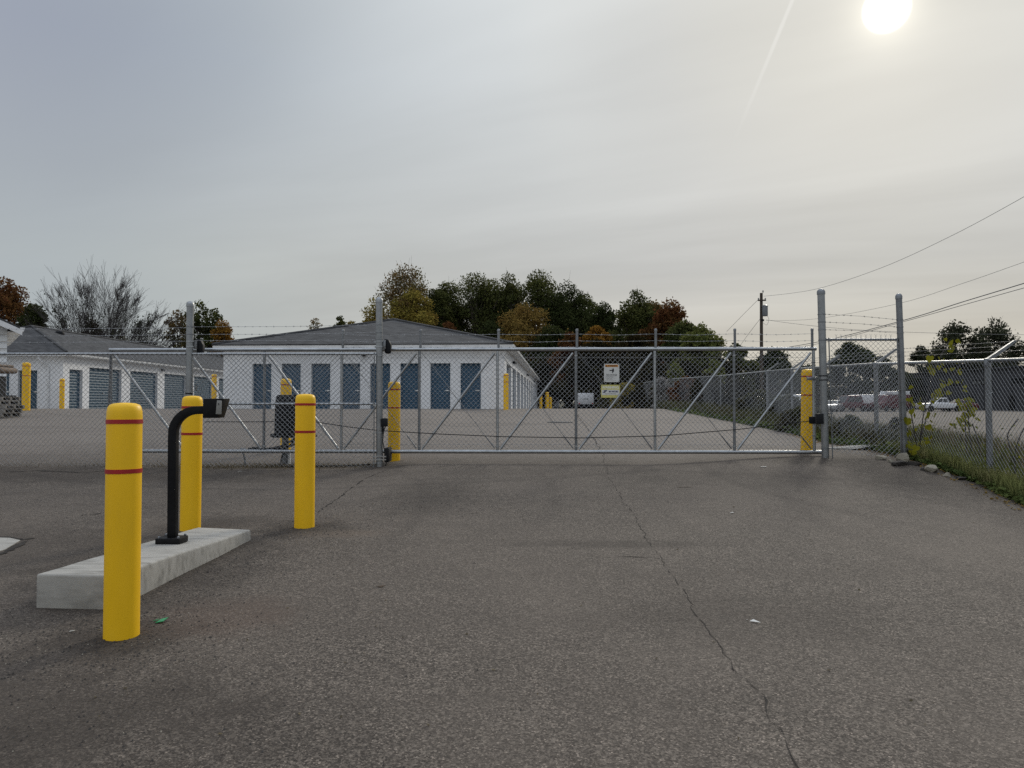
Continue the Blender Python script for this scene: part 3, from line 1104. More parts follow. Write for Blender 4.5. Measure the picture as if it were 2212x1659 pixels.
bollard_px(1189.5, 886, 82, 1.5, .15, 'yellow bollard at the far end of the long wall, third and outermost', z=W(1189.5, 887, 82).z)

# ------------------------------------------------------------------ concrete island and keypad post
nl, nr = at_ground(76, 1313), at_ground(241, 1317)
fr, fl = at_ground(543, 1166), None
fr_top = W(543, 1144, fr.y)
nl_top = W(78, 1240, nl.y).z
fl = Vector((fr.x - .60, fr.y + .14, fr.z))
isl = wthing('concrete_island', tuple((nl + fr) / 2), 'long pale concrete island with the black keypad post standing on it', 'traffic island')
mb = MB()
zt0, zt1 = nl_top, fr_top.z
N = 9
tops, bots = [], []
for i in range(N + 1):
    k = i / N
    a = nl.lerp(fl, k)
    b = nr.lerp(fr, k)
    wob = .008 * math.sin(i * 2.1)
    zt = zt0 + (zt1 - zt0) * k
    tops.append(((a.x + wob, a.y, zt), (b.x + .006 * math.sin(i * 1.3), b.y, zt)))
    bots.append(((a.x + wob, a.y, a.z - .15), (b.x + .006 * math.sin(i * 1.3) + .008, b.y, b.z - .15)))
vs = [p for i in range(N + 1) for p in (tops[i][0], tops[i][1], bots[i][1], bots[i][0])]
fs = [[0, 1, 2, 3], [4 * N, 4 * N + 3, 4 * N + 2, 4 * N + 1]]
for i in range(N):
    for k in range(4):
        a, b = 4 * i + k, 4 * i + (k + 1) % 4
        fs.append([a, a + 4, b + 4, b])
mb.add(vs, fs)
mb.build('concrete_block', M['concrete'], isl, bevel=.018, seg=3, ang=30)


def isl_top(y):
    k = (y - nl.y) / (fr.y - nl.y)
    return zt0 + (zt1 - zt0) * k


kb = W(372, 1172, 6.62)
kz = isl_top(kb.y)
kp = wthing('keypad_post', (kb.x, kb.y, kz), 'black gooseneck keypad post bolted to the concrete island', 'keypad stand')
mb = MB()
mb.box(kb.x - .112, kb.x + .105, kb.y - .09, kb.y + .09, kz, kz + .055)
mb.build('base_plate', M['black'], kp, bevel=.008)
for sx in (-1, 1):
    for sy in (-1, 1):
        mb = MB()
        mb.lathe([(.012, 0), (.012, .012), (.004, .018)], 6, (kb.x + sx * .085, kb.y + sy * .068, kz + .0551))
        mb.build('bolt', M['galv_dull'], kp)
xb = kb.x
ztop = W(430, 886, kb.y).z
xt = W(374, 1000, kb.y).x
pts = [(xb + .004, kb.y, kz + .0555), (xt, kb.y, ztop - .26)]
for i in range(1, 10):
    a = i / 10 * math.pi / 2
    pts.append((xt + .21 * (1 - math.cos(a)), kb.y, ztop - .21 + .21 * math.sin(a)))
xh = W(446, 886, kb.y).x
pts += [(xt + .21, kb.y, ztop), (xh + .01, kb.y, ztop + .002)]
mb = MB()
mb.tube(pts, .036, 4, square=True)
mb.build('post', M['black'], kp, bevel=.006, ang=50)
# the head: a hood with a slanted outer side
x0, x1 = xh, W(490, 861, kb.y).x
zt_, zb2 = W(468, 861, kb.y).z, W(468, 902.5, kb.y).z
mb = MB()
mb.prism([(x0, zb2), (x1 - .052, zb2), (x1, zt_), (x0 + .004, zt_)], 1, kb.y - .085, kb.y + .085)
mb.build('hood', M['black'], kp, bevel=.006)
ux = lambda a: W(780 * .54 + a * .0651, 880, kb.y - .09).x
uz = lambda b: W(470, 1520 * .54 + b * .0651, kb.y - .09).z
mb = MB()
mb.prism([(ux(690), uz(1135)), (ux(878), uz(1140)), (ux(885), uz(680)), (ux(728), uz(675))], 1, kb.y - .094, kb.y - .0855)
pad = mb.build('keypad', M['grey_plastic'], kp, bevel=.003)
mb = MB()
mb.prism([(ux(732), uz(1092)), (ux(862), uz(1092)), (ux(866), uz(735)), (ux(732), uz(730))], 1, kb.y - .0955, kb.y - .0943)
mb.build('key_panel', M['black_plastic'], pad)
for r_ in range(4):
    for c_ in range(3):
        mb = MB()
        xa = ux(752 + c_ * 36)
        za = uz(885 + r_ * 50)
        mb.box(xa, xa + ux(28) - ux(0), kb.y - .099, kb.y - .0957, za - (uz(0) - uz(38)), za)
        mb.build('key', M['key'], pad)
mb = MB()
mb.box(ux(755), ux(850), kb.y - .0985, kb.y - .0957, uz(868), uz(760))
mb.build('card_reader', M['key'], pad)
mb = MB()
mb.lathe([(.006, 0), (.006, .003)], 10)
link_mesh('lens', mb.mesh('lens', M['black_plastic']), pad, (ux(795) - kp['world_shapes'][0], kb.y - .0988 - kp['world_shapes'][1], uz(795) - kp['world_shapes'][2]), (R(90), 0, 0))


# ------------------------------------------------------------------ wire work
def chain_link(name, parent, p0, p1, zb0, zt0, zb1, zt1, m, pitch=.089, r=.0034, cut=()):
    """Woven diamonds between two upright lines; z of the lower and upper edge at either end."""
    p0, p1 = np.array(p0[:2], float), np.array(p1[:2], float)
    Ld = np.linalg.norm(p1 - p0)
    H = ((zt0 - zb0) + (zt1 - zb1)) / 2
    nrm = np.array([-(p1 - p0)[1], (p1 - p0)[0]]) / Ld
    a0, a1, offs = [], [], []
    n = int((Ld + H) / pitch) + 2
    for sgn in (1, -1):
        for i in range(-int(H / pitch) - 2, int(Ld / pitch) + int(H / pitch) + 3):
            c = i * pitch + .013
            # s = c + sgn*h
            h0, h1 = 0.0, H
            s0, s1 = c, c + sgn * H
            lo, hi = 0.0, 1.0
            ds = s1 - s0
            for edge, side in ((0, 1), (Ld, -1)):
                # side*(s-edge) >= 0
                f0 = side * (s0 - edge)
                fd = side * ds
                if abs(fd) < 1e-9:
                    if f0 < 0:
                        lo = 2
                elif fd > 0:
                    lo = max(lo, -f0 / fd)
                else:
                    hi = min(hi, -f0 / fd)
            if hi - lo < .01:
                continue
            a0.append((s0 + ds * lo, H * lo))
            a1.append((s0 + ds * hi, H * hi))
            offs.append(.0032 * sgn)
    a0, a1, offs = np.array(a0), np.array(a1), np.array(offs)

    def place(a):
        k = a[:, 0] / Ld
        hb = zb0 + (zb1 - zb0) * k
        ht = zt0 + (zt1 - zt0) * k
        xy = p0[None] + (p1 - p0)[None] * k[:, None] + nrm[None] * offs[:, None]
        return np.concatenate([xy, (hb + (ht - hb) * a[:, 1] / H)[:, None]], 1)
    me = segs_mesh(name, place(a0), place(a1), r, r, m, 3, parent['world_shapes'])
    o = link_mesh(name, me, parent)
    o['kind'] = 'stuff'
    return o


def barbed(parent, pts, m, name='barbed_wire', gap=.13, r=.0026):
    """A strand of barbed wire through the given points."""
    P = [Vector(p) for p in pts]
    a, b, rr = [], [], []
    for p, q in zip(P, P[1:]):
        L_ = (q - p).length
        n = max(1, int(L_ / .5))
        for i in range(n):
            a.append(p.lerp(q, i / n))
            b.append(p.lerp(q, (i + 1) / n))
            rr.append(r)
        t = (q - p).normalized()
        for i in range(int(L_ / gap)):
            c = p + t * (i + .5 + random.uniform(-.12, .12)) * gap
            for k in range(2):
                d = Vector((random.gauss(0, .4), random.gauss(0, 1), random.gauss(0, 1))).normalized() * .019
                a.append(c - d)
                b.append(c + d)
                rr.append(.0016)
            a.append(c - t * .014)
            b.append(c + t * .014)
            rr.append(r * 1.9)
    return link_mesh(name, segs_mesh(name, a, b, rr, rr, m, 4, parent['world_shapes']), parent)


def pipe_post(parent, base, top, r, m, name='post', capped=True, n=16):
    mb = MB()
    mb.tube([(base[0], base[1], base[2] - .3), base, top], r, n)
    o = mb.build(name, m, parent, True)
    if capped:
        mb = MB()
        t = Vector(top)
        mb.lathe([(r * 1.12, -.05), (r * 1.12, .0), (r * .98, .022), (r * .7, .042), (r * .3, .052), (.002, .054)], 16, tuple(t))
        mb.build('post_cap', m, o if parent.get('never') else parent, True)
    return o


def band(parent, c, r, m=None, h=.022, name='clamp', lug=None):
    mb = MB()
    mb.lathe([(r + .001, -h / 2), (r + .006, -h / 2), (r + .006, h / 2), (r + .001, h / 2)], 16, tuple(c))
    if lug is not None:
        mb.box(c[0] + lug[0] * r - .02, c[0] + lug[0] * r + .05 * (1 if lug[0] > 0 else 1), c[1] - .02, c[1] + .02, c[2] - h / 2, c[2] + h / 2)
    return mb.build(name, m or M['galv'], parent, True)


# ------------------------------------------------------------------ the sliding gate
gl = W(240, 757, 13.88)
gr_ = W(1757, 752.5, 13.58)
GZT, GZB = 2.505, .612
gdir = Vector((gr_.x - gl.x, gr_.y - gl.y, 0))
glen = gdir.length
gdir.normalize()


def gp(s, z, off=0.0):
    return Vector((gl.x + gdir.x * s - gdir.y * off, gl.y + gdir.y * s + gdir.x * off, z))


gate = wthing('sliding_gate', tuple(gp(glen / 2, GZB)), 'long galvanised chain link sliding gate closed across the drive', 'gate')
bay = glen / 9
mb = MB()
mb.tube([gp(-.03, GZT), gp(glen + .05, GZT)], .034, 16)
mb.build('top_rail', M['galv'], gate, True)
mb = MB()
mb.tube([gp(-.05, GZB), gp(glen + .13, GZB)], .036, 16)
mb.build('bottom_rail', M['galv'], gate, True)
for i in range(10):
    mb = MB()
    mb.tube([gp(i * bay, GZB + .03), gp(i * bay, GZT - .03)], .0255 if i not in (0, 9) else .029, 12)
    mb.build('upright', M['galv'] if i % 2 else M['galv_dull'], gate, True)
for i in range(9):
    mb = MB()
    e = .055
    if i < 3:
        a, b = gp(i * bay + e, GZT - .07, -.012), gp((i + 1) * bay - e, GZB + .05, -.012)
    else:
        a, b = gp(i * bay + e, GZB + .05, -.012), gp((i + 1) * bay - e, GZT - .07, -.012)
    mb.tube([a, b], .0215, 12)
    mb.build('brace', M['galv'], gate, True)
    if i >= 3:
        mb = MB()
        a, b = gp(i * bay + .05, GZT - .06, .02), gp((i + 1) * bay - .05, GZB + .06, .02)
        mb.tube([a, b], .0055, 6)
        k = b.lerp(a, .13)
        mb.tube([b, k], .012, 6)
        mb.build('truss_rod', M['galv_dull'], gate, True)
for i in range(3, 10):
    s = i * bay + (.02 if i < 9 else -.02)
    mb = MB()
    mb.tube([gp(s, GZT + .03), gp(s, 2.865)], .0235, 12)
    mb.lathe([(.027, -.03), (.027, 0), (.02, .014), (.004, .018)], 12, tuple(gp(s, 2.868)))
    mb.build('riser', M['galv_dull'], gate, True)
for z in (2.785, 2.66, 2.55):
    pts = []
    for i in range(3, 10):
        pts.append(gp(i * bay + .02, z))
        if i < 9:
            pts.append(gp((i + .5) * bay, z - .012 - random.random() * .012))
    barbed(gate, pts, M['wire'])
mesh_b, mesh_t = GZB + .05, GZT - .055
chain_link('chain_link_mesh', gate, gp(.03, 0, .03), gp(glen - .03, 0, .03), mesh_b, mesh_t, mesh_b, mesh_t, M['wire'])
for z in (GZB + .13, GZT - .155):
    mb = MB()
    mb.tube([gp(3 * bay, z, .034), gp(glen, z, .034)], .0028, 5)
    mb.build('tension_wire', M['wire'], gate)
# drive chain sagging in front of the braces
chain = [gp(1.25 * bay, W(440, 911.5, 13.7).z, -.05)]
for u, v in ((520, 911.5), (600, 911), (683, 912), (750, 922), (817, 930), (950, 937.5), (1088, 943), (1255, 945.5), (1424, 941), (1594, 926.5), (1690, 914.5), (1748, 908.5)):
    s = (W(u, v, 13.72).x - gl.x) / gdir.x
    chain.append(gp(s, W(u, v, 13.7).z, -.05))
mb = MB()
mb.tube(chain, .0085, 6)
mb.build('drive_chain', M['black_rubber'], gate, True)
s = (W(1751, 907, 13.6).x - gl.x) / gdir.x
zc = W(1751, 907.5, 13.6).z
mb = MB()
p = gp(s, zc)
mb.box(p.x - .055, p.x + .06, p.y - .075, p.y - .03, zc - .065, zc + .065)
mb.build('chain_bracket', M['black_plastic'], gate, bevel=.006)
zl = W(1755, 818, 13.6).z
mb = MB()
mb.box(p.x - .09, p.x + .10, p.y - .06, p.y - .03, zl - .03, zl + .03)
mb.build('latch', M['galv_dull'], gate, bevel=.005)
for z in (GZT - .25, 1.2, GZB + .3):
    band(gate, gp(glen, z), .03, M['galv_dull'])
for i in range(1, 9):
    for z in (GZT - .12, GZB + .10):
        band(gate, gp(i * bay, z), .0262, M['galv'], .03)

# ------------------------------------------------------------------ warning signs hung on the gate
def text(body, size, m, parent, loc, align='CENTER', bold=0.0, name='lettering', sx=1.0):
    cu = bpy.data.curves.new(name, 'FONT')
    cu.body = body
    cu.size = size
    cu.align_x = align
    cu.align_y = 'CENTER'
    cu.offset = bold
    cu.resolution_u = 3
    cu.materials.append(m)
    o = bpy.data.objects.new(name, cu)
    COL.objects.link(o)
    o.parent = parent
    o.location = loc
    o.rotation_euler = (R(90), 0, 0)
    o.scale = (sx, 1, 1)
    dg = bpy.context.evaluated_depsgraph_get()
    dg.update()
    me = bpy.data.meshes.new_from_object(o.evaluated_get(dg))
    bpy.data.objects.remove(o)
    bpy.data.curves.remove(cu)
    o = link_mesh(name, me, parent, loc, (R(90), 0, 0))
    o.scale = (sx, 1, 1)
    return o


def sign(u0, u1, v0, v1, label, mface, border):
    a, b = W(u0, v1, 13.6), W(u1, v0, 13.6)
    s = ((a.x + b.x) / 2 - gl.x) / gdir.x
    p = gp(s, (a.z + b.z) / 2, .018)
    t = thing('warning_sign', tuple(p), label, 'sign', 'warning signs on the gate', math.atan2(gdir.y, gdir.x))
    wd, ht = b.x - a.x, b.z - a.z
    mb = MB()
    mb.box(-wd / 2, wd / 2, -.003, .003, -ht / 2, ht / 2)
    mb.build('plate', mface, t)
    for sx in (-1, 1):
        for sz in (-1, 1):
            m2 = MB()
            m2.lathe([(.007, 0), (.007, .004)], 8)
            link_mesh('bolt', m2.mesh('bolt', M['galv_dull']), t, (sx * (wd / 2 - .018), -.0032, sz * (ht / 2 - .014)), (R(90), 0, 0))
    return t, wd, ht


t, wd, ht = sign(1306, 1339, 785.5, 825, 'white and orange warning sign with a crushed hand symbol and small print', M['sign_white'], None)
Y0 = -.0032
mb = MB()
mb.box(-wd * .42, wd * .42, Y0 - .0015, Y0, ht * .33, ht * .45)
mb.build('header_panel', M['sign_orange'], t)
text('WARNING', ht * .105, M['ink_black'], t, (wd * .06, Y0 - .003, ht * .39), bold=.001)
mb = MB()
mb.prism([(-wd * .40, ht * .345), (-wd * .28, ht * .345), (-wd * .34, ht * .435)], 1, Y0 - .003, Y0 - .0016)
mb.build('warning_symbol', M['ink_black'], t)
mb = MB()
for poly in ([(-.14, -.02), (.02, -.02), (.02, .045), (-.14, .045)], [(.03, -.12), (.15, -.08), (.15, .10), (.10, .17), (.09, .10), (.03, .07)],
             [(.0, .12), (.08, .09), (.08, .11), (.0, .14)], [(.02, -.14), (.05, -.05), (.07, -.05), (.08, -.18)]):
    mb.prism([(x * wd, z * wd + ht * .13) for x, z in poly], 1, Y0 - .0016, Y0)
mb.build('hand_symbol', M['ink_black'], t)
text('Moving Gate Can Cause\nSerious Injury Or Death', ht * .06, M['ink_black'], t, (0, Y0 - .001, -ht * .11), bold=.0004)
text('KEEP CLEAR! Gate may move at any\ntime without prior warning.', ht * .036, M['ink_black'], t, (-wd * .4, Y0 - .001, -ht * .215), 'LEFT')
text('Do not let children operate the gate\nor play in the gate area.', ht * .036, M['ink_black'], t, (-wd * .4, Y0 - .001, -ht * .30), 'LEFT')
text('This gate is for vehicles only.\nPedestrians must use a separate entrance.', ht * .034, M['ink_black'], t, (-wd * .4, Y0 - .001, -ht * .385), 'LEFT')

t, wd, ht = sign(1299.5, 1340.5, 831, 859, 'pale yellow camera surveillance sign lettered WARNING 24 HOUR', M['sign_yellow'], None)
mb = MB()
mb.box(-wd * .47, wd * .47, Y0 - .0015, Y0, -ht * .30, ht * .12)
mb.build('white_panel', M['sign_white'], t)
text('WARNING', ht * .27, M['ink_white'], t, (0, Y0 - .001, ht * .29), bold=.0025, sx=1.0)
text('24 HOUR', ht * .155, M['ink_blue'], t, (wd * .15, Y0 - .003, -ht * .03), bold=.0022, sx=1.1)
text('VIDEO SURVEILLANCE', ht * .085, M['ink_grey'], t, (0, Y0 - .003, -ht * .20), bold=.0003)
mb = MB()
mb.prism([(-wd * .36, ht * .06), (-wd * .20, ht * .09), (-wd * .19, ht * .0), (-wd * .30, -ht * .05)], 1, Y0 - .003, Y0 - .0016)
mb.prism([(-wd * .42, -ht * .10), (-wd * .28, -ht * .12), (-wd * .28, -ht * .04), (-wd * .36, -ht * .03)], 1, Y0 - .003, Y0 - .0016)
mb.build('camera_symbol', M['ink_blue'], t)

# ------------------------------------------------------------------ fixed fence at the left
FD = 13.45
pA = W(408, 900, FD)          # the tall inner roller post
pB = W(820, 1012, FD)
zA, zB = g(pA.x, pA.y), W(820, 1013, FD).z
fen = wthing('chain_link_fence', (pA.x, FD, zA), 'galvanised chain link fence with tall roller posts in front of the retracting gate end', 'fence')
pipe_post(fen, (pA.x, FD, zA), (W(411, 657, FD).x, FD, W(411, 657, FD).z), .062, M['galv_post'])
pipe_post(fen, (pB.x, FD, zB), (W(819, 648, FD).x, FD, W(819, 648, FD).z), .060, M['galv_post'])
FZ = W(400, 764.5, FD).z
xl = -16.5
mb = MB()
mb.tube([(xl, FD - .01, FZ), (pA.x - .06, FD - .01, FZ)], .024, 12)
mb.build('top_rail', M['galv'], fen, True)
mb = MB()
mb.tube([(pA.x + .06, FD - .01, FZ), (pB.x - .06, FD - .01, FZ)], .024, 12)
mb.build('top_rail', M['galv'], fen, True)
zmid = W(600, 872.5, FD).z
mb = MB()
mb.tube([(pA.x + .06, FD - .012, zmid), (pB.x - .06, FD - .012, zmid)], .021, 12)
mb.build('mid_rail', M['galv'], fen, True)
for x, mm in ((W(233.5, 900, FD).x, M['wire_dark']), (-10.4, M['galv_dull']), (-13.4, M['galv_dull'])):
    z = g(x, FD)
    mb = MB()
    mb.tube([(x - .05 if mm is M['wire_dark'] else x, FD + .02, z - .2), (x + .03, FD + .02, FZ - .02)], .019 if mm is M['wire_dark'] else .027, 10)
    mb.build('line_post', mm, fen, True)
zb_l = W(0, 1005, FD).z
chain_link('chain_link_mesh', fen, (xl, FD - .04), (pA.x - .05, FD - .04), zb_l - .01, FZ + .01, W(400, 1006, FD).z, FZ + .01, M['wire'])
chain_link('chain_link_mesh', fen, (pA.x + .05, FD - .04), (pB.x - .09, FD - .04), W(420, 1006, FD).z, FZ + .01, W(808, 1009, FD).z, FZ + .01, M['wire'])
xt_ = W(809, 900, FD).x
mb = MB()
mb.tube([(xt_, FD - .045, W(809, 1010, FD).z), (xt_, FD - .045, FZ + .02)], .0095, 8)
mb.build('tension_bar', M['galv_dull'], fen, True)
for v in (768, 875, 935, 1000):
    z = W(815, v, FD).z
    mb = MB()
    mb.box(xt_ - .02, pB.x - .05, FD - .06, FD - .035, z - .011, z + .011)
    mb.build('band', M['galv'], fen)
    band(fen, (pB.x, FD, z), .060)
for (va, vb) in ((706, 702), (722.5, 718.5), (735.5, 734)):
    barbed(fen, [W(414, va, FD), W(610, (va + vb) / 2 + 1.5, FD), W(814, vb, FD)], M['wire'])
    band(fen, W(411, va, FD), .062, M['galv_dull'], .015)
    band(fen, W(819, vb, FD), .060, M['galv_dull'], .015)
for va in (708, 723, 737):
    barbed(fen, [(xl, FD, W(0, va + 1, FD).z), W(120, va + 3, FD), W(404, va, FD)], M['wire'])
mb = MB()
zc_ = W(408, 852, FD).z
mb.lathe([(.063, -.012), (.068, -.012), (.068, .012), (.063, .012)], 16, (W(409, 850, FD).x, FD, W(409, 850, FD).z + .62 - .62))
mb.build('strap', M['black_rubber'], fen, True)
# roller guides high and low
for (u, r_) in ((411, .062), (819.5, .060)):
    x = W(u, 745, FD).x
    for v in (737.5, 749):
        mb = MB()
        z = W(u, v, FD).z
        mb.lathe([(r_ + .001, -.012), (r_ + .009, -.012), (r_ + .009, .012), (r_ + .001, .012)], 18, (x, FD, z))
        mb.box(x - .105, x + .115, FD + r_ + .012, FD + r_ + .03, z - .012, z + .012)
        mb.build('roller_clamp', M['galv'], fen, True)
    z = W(u, 745, FD).z
    mb = MB()
    mb.prism([(x + .085, z - .15), (x + .19, z - .15), (x + .20, z + .0), (x + .15, z + .11), (x + .07, z + .115)], 1, FD + .06, FD + .19)
    mb.build('roller_cover', M['black_plastic'], fen, bevel=.025, seg=3)
    mb = MB()
    mb.box(x + .055, x + .11, FD + .01, FD + .055, z - .075, z + .085)
    mb.build('roller_bracket', M['galv_dull'], fen, bevel=.006)
x = pB.x
for v in (985.5, 992):
    z = W(820, v, FD).z
    mb = MB()
    mb.lathe([(.061, -.012), (.070, -.012), (.070, .012), (.061, .012)], 18, (x, FD, z))
    mb.box(x - .11, x + .13, FD - .086, FD - .071, z - .012, z + .012)
    mb.build('roller_clamp', M['galv'], fen, True)
mb = MB()
z = W(835, 975, FD).z
mb.box(x + .075, x + .165, FD + .02, FD + .36, z - .20, z + .06)
mb.build('roller_cover', M['black_plastic'], fen, bevel=.02)

# safety sensor and its cable on the left gate post
sx_, sz_ = W(833.5, 914, FD).x, W(833, 914, FD).z
sen = wthing('gate_sensor', (sx_, FD, sz_), 'small black safety sensor box clamped to the left gate post', 'sensor')
mb = MB()
mb.box(sx_ - .055, sx_ + .045, FD - .10, FD - .02, sz_ - .06, sz_ + .09)
mb.build('housing', M['black_plastic'], sen, bevel=.012)
mb = MB()
mb.tube([(pB.x + .066, FD - .02, sz_ - .2), (pB.x + .066, FD - .02, sz_ + .02)], .014, 6)
mb.build('bracket', M['black_plastic'], sen, True)
mb = MB()
mb.tube([(sx_, FD - .05, sz_ - .06), (sx_ - .03, FD - .06, sz_ - .15), (sx_ - .045, FD - .07, sz_ - .32), (sx_ - .02, FD - .06, sz_ - .45), (sx_ + .005, FD - .05, sz_ - .58), (sx_ + .01, FD, sz_ - .72), (sx_ - .02, FD + .05, zB + .01)], .0095, 6)
mb.build('cable', M['black_rubber'], sen, True)

# ------------------------------------------------------------------ gate operator
od = 14.15
ox, oz = W(640, 950, od).x, g(W(640, 950, od).x, od)
oz = W(615, 1008, od).z
opr = wthing('gate_operator', (ox, od, oz), 'black gate operator box on a grey pedestal, hidden partly by a yellow bollard', 'gate motor')
u = lambda a: W(a, 900, od).x
v_ = lambda b: W(640, b, od).z
mb = MB()
mb.prism([(u(599), v_(941)), (u(677), v_(941)), (u(675), v_(870)), (u(672), v_(857)), (u(668), v_(853)), (u(606), v_(853)), (u(602.5), v_(857)), (u(600.5), v_(870))], 1, od - .2, od + .2)
mb.build('cover', M['black_plastic'], opr, bevel=.03, seg=3)
mb = MB()
mb.box(u(597), u(679), od - .215, od + .215, v_(944.5), v_(941.2))
mb.build('base_tray', M['black'], opr)
mb = MB()
mb.box(u(586), u(602), od - .06, od + .02, v_(943.5), v_(936.5))
mb.build('release_arm', M['black'], opr, bevel=.006)
mb = MB()
mb.box(u(677), u(681.5), od - .15, od - .02, v_(925), v_(904))
mb.build('sprocket_guard', M['black'], opr, bevel=.005)
mb = MB()
mb.tube([(u(616), od + .02, oz - .3), (u(616), od + .02, v_(944.6))], .062, 14)
mb.build('pedestal', M['galv_dull'], opr, True)
mb = MB()
mb.box(u(624), u(628.5), od - .05, od + .0, oz - .1, v_(975))
mb.build('conduit', M['trim_white'], opr)
def sagline(name, pts, r, m, parent):
    P = [Vector(p) for p in pts]
    # Catmull-Rom through the points
    out = []
    for i in range(len(P) - 1):
        a, b, c, d = P[max(0, i - 1)], P[i], P[i + 1], P[min(len(P) - 1, i + 2)]
        for k in range(6):
            t_ = k / 6
            out.append(.5 * ((2 * b) + (c - a) * t_ + (2 * a - 5 * b + 4 * c - d) * t_ ** 2 + (3 * b - a - 3 * c + d) * t_ ** 3))
    out.append(P[-1])
    mb = MB()
    mb.tube(out, r, 7)
    return mb.build(name, m, parent, True)


cab = od - .27
for pts in (((640, 944), (625, 955), (600, 966), (570, 970), (536, 969)), ((652, 944), (640, 958), (610, 969), (585, 972), (558, 971)), ((668, 944), (656, 962), (640, 972), (622, 975)), ((640, 945), (627, 962), (612, 968), (585, 971), (545, 967))):
    sagline('cable', [W(a, b, cab) for a, b in pts], .021, M['black_rubber'], opr)
lowz = lambda uu: max(g(W(uu, 1000, od - .35).x, od - .35) + .012, 0)
pts = [W(612, 976, cab), W(607, 996, cab)]
pts = pts[:2] + [Vector((W(q, 1000, od - .45).x, od - .45, g(W(q, 1000, od - .45).x, od - .45) + .02)) for q in (610, 640, 700, 760, 800)]
sagline('ground_cable', pts, .013, M['black_rubber'], opr)
# short bent pipe stub beside the operator
sx0 = W(528, 1010, 13.95)
stub = wthing('pipe_stub', (sx0.x, 13.95, g(sx0.x, 13.95)), 'short rusty pipe stub standing under the retracted gate end', 'pipe')
mb = MB()
zz = g(sx0.x, 13.95)
mb.tube([(sx0.x + .03, 13.95, zz - .1), (sx0.x + .0, 13.95, zz + .16), (sx0.x - .05, 13.93, zz + .30)], .02, 8)
mb.build('pipe', M['galv_dull'], stub, True)
mb = MB()
mb.tube([(sx0.x - .07, 13.93, zz + .31), (sx0.x + .03, 13.93, zz + .30)], .018, 8)
mb.build('elbow', M['galv_dull'], stub, True)

# ------------------------------------------------------------------ panel at the latch end
PD = 13.3
r1b, r1t = W(1783, 985, PD), W(1773.5, 630, PD)
r2b, r2t = W(1955, 995, PD), W(1941.5, 640, PD)
pan = wthing('fence_panel', tuple(r1b), 'narrow chain link panel between two tall leaning posts at the latch end of the gate', 'fence')
for b_, t_, r_, in ((r1b, r1t, .064), (r2b, r2t, .053)):
    mb = MB()
    mb.tube([b_ - (t_ - b_) * .1, b_, t_], r_, 18)
    mb.build('post', M['galv_post'] if r_ > .06 else M['galv_dull'], pan, True)
    mb = MB()
    mb.lathe([(r_ * 1.12, -.05), (r_ * 1.12, 0), (r_ * .95, .025), (r_ * .6, .045), (.003, .055)], 18, tuple(t_))
    mb.build('post_cap', M['galv_dull'], pan, True)


def on_post(b_, t_, z):
    k = (z - b_.z) / (t_.z - b_.z)
    return b_.lerp(t_, k)


zr = W(1860, 733.5, PD).z
a, b = on_post(r1b, r1t, zr), on_post(r2b, r2t, zr)
mb = MB()
mb.tube([a + Vector((.07, 0, 0)), b - Vector((.055, 0, 0))], .024, 12)
mb.build('top_rail', M['galv_dull'], pan, True)
for (va, vb) in ((679, 690.5), (696, 706.5), (712.5, 719.5)):
    za, zb_ = W(1790, va, PD).z, W(1938, vb, PD).z
    A_, B_ = on_post(r1b, r1t, za), on_post(r2b, r2t, zb_)
    mid = A_.lerp(B_, .5)
    mid.z += .015
    barbed(pan, [A_ + Vector((.066, -.01, 0)), mid, B_ - Vector((.055, .01, 0))], M['wire_dark'])
    band(pan, A_, .064, M['galv_dull'], .016)
    band(pan, B_, .053, M['galv_dull'], .016)
z0a, z0b = W(1800, 968, PD).z - .06, W(1935, 990, PD).z - .02
xa0, xb0 = on_post(r1b, r1t, 1.5).x + .115, on_post(r2b, r2t, 1.5).x - .075
chain_link('chain_link_mesh', pan, (xa0, PD - .03), (xb0, PD - .03), z0a, zr + .005, z0b, zr + .005, M['wire'], r=.0036)
# twisted ends of the wires standing above the rail
a_, b_ = [], []
n = int((xb0 - xa0) / .089)
for i in range(1, n):
    x = xa0 + i * .089 + .013
    for sgn in (-1, 1):
        a_ += [(x + sgn * .006, PD - .03, zr - .0), (x + sgn * .003, PD - .03, zr + .06)]
        b_ += [(x + sgn * .003, PD - .03, zr + .06), (x + sgn * .022, PD - .03, zr + .095)]
link_mesh('selvage', segs_mesh('selvage', a_, b_, .0026, .0026, M['wire'], 3, pan['world_shapes']), pan)['kind'] = 'stuff'
for x, zlo in ((xa0, z0a - .25), (xb0, z0b - .1)):
    mb = MB()
    mb.tube([(x + .02 if x == xa0 else x + .02, PD - .03, zlo), (x - .03, PD - .03, zr + .03)], .011, 8)
    mb.build('tension_bar', M['galv_dull'], pan, True)
for vv in (735, 812, 821, 893, 968):
    z = W(1783, vv, PD).z
    band(pan, on_post(r1b, r1t, z), .064, M['galv_dull'] if vv not in (821, 812) else M['black'], .018)
    p = on_post(r1b, r1t, z)
    mb = MB()
    mb.box(p.x + .06, p.x + .135, PD - .045, PD - .02, z - .009, z + .009)
    mb.build('band', M['galv_dull'], pan)
for vv in (842, 905, 972):
    z = W(1950, vv, PD).z
    p = on_post(r2b, r2t, z)
    band(pan, p, .053, M['galv_dull'], .018)
    mb = MB()
    mb.box(p.x - .115, p.x - .05, PD - .045, PD - .02, z - .009, z + .009)
    mb.build('band', M['galv_dull'], pan)
lk = W(1770.5, 905.5, 13.22)
lock = wthing('gate_lock', tuple(lk), 'black box of the gate stop fixed to the latch post', 'gate stop')
mb = MB()
mb.box(lk.x - .075, lk.x + .03, 13.12, 13.24, lk.z - .085, lk.z + .10)
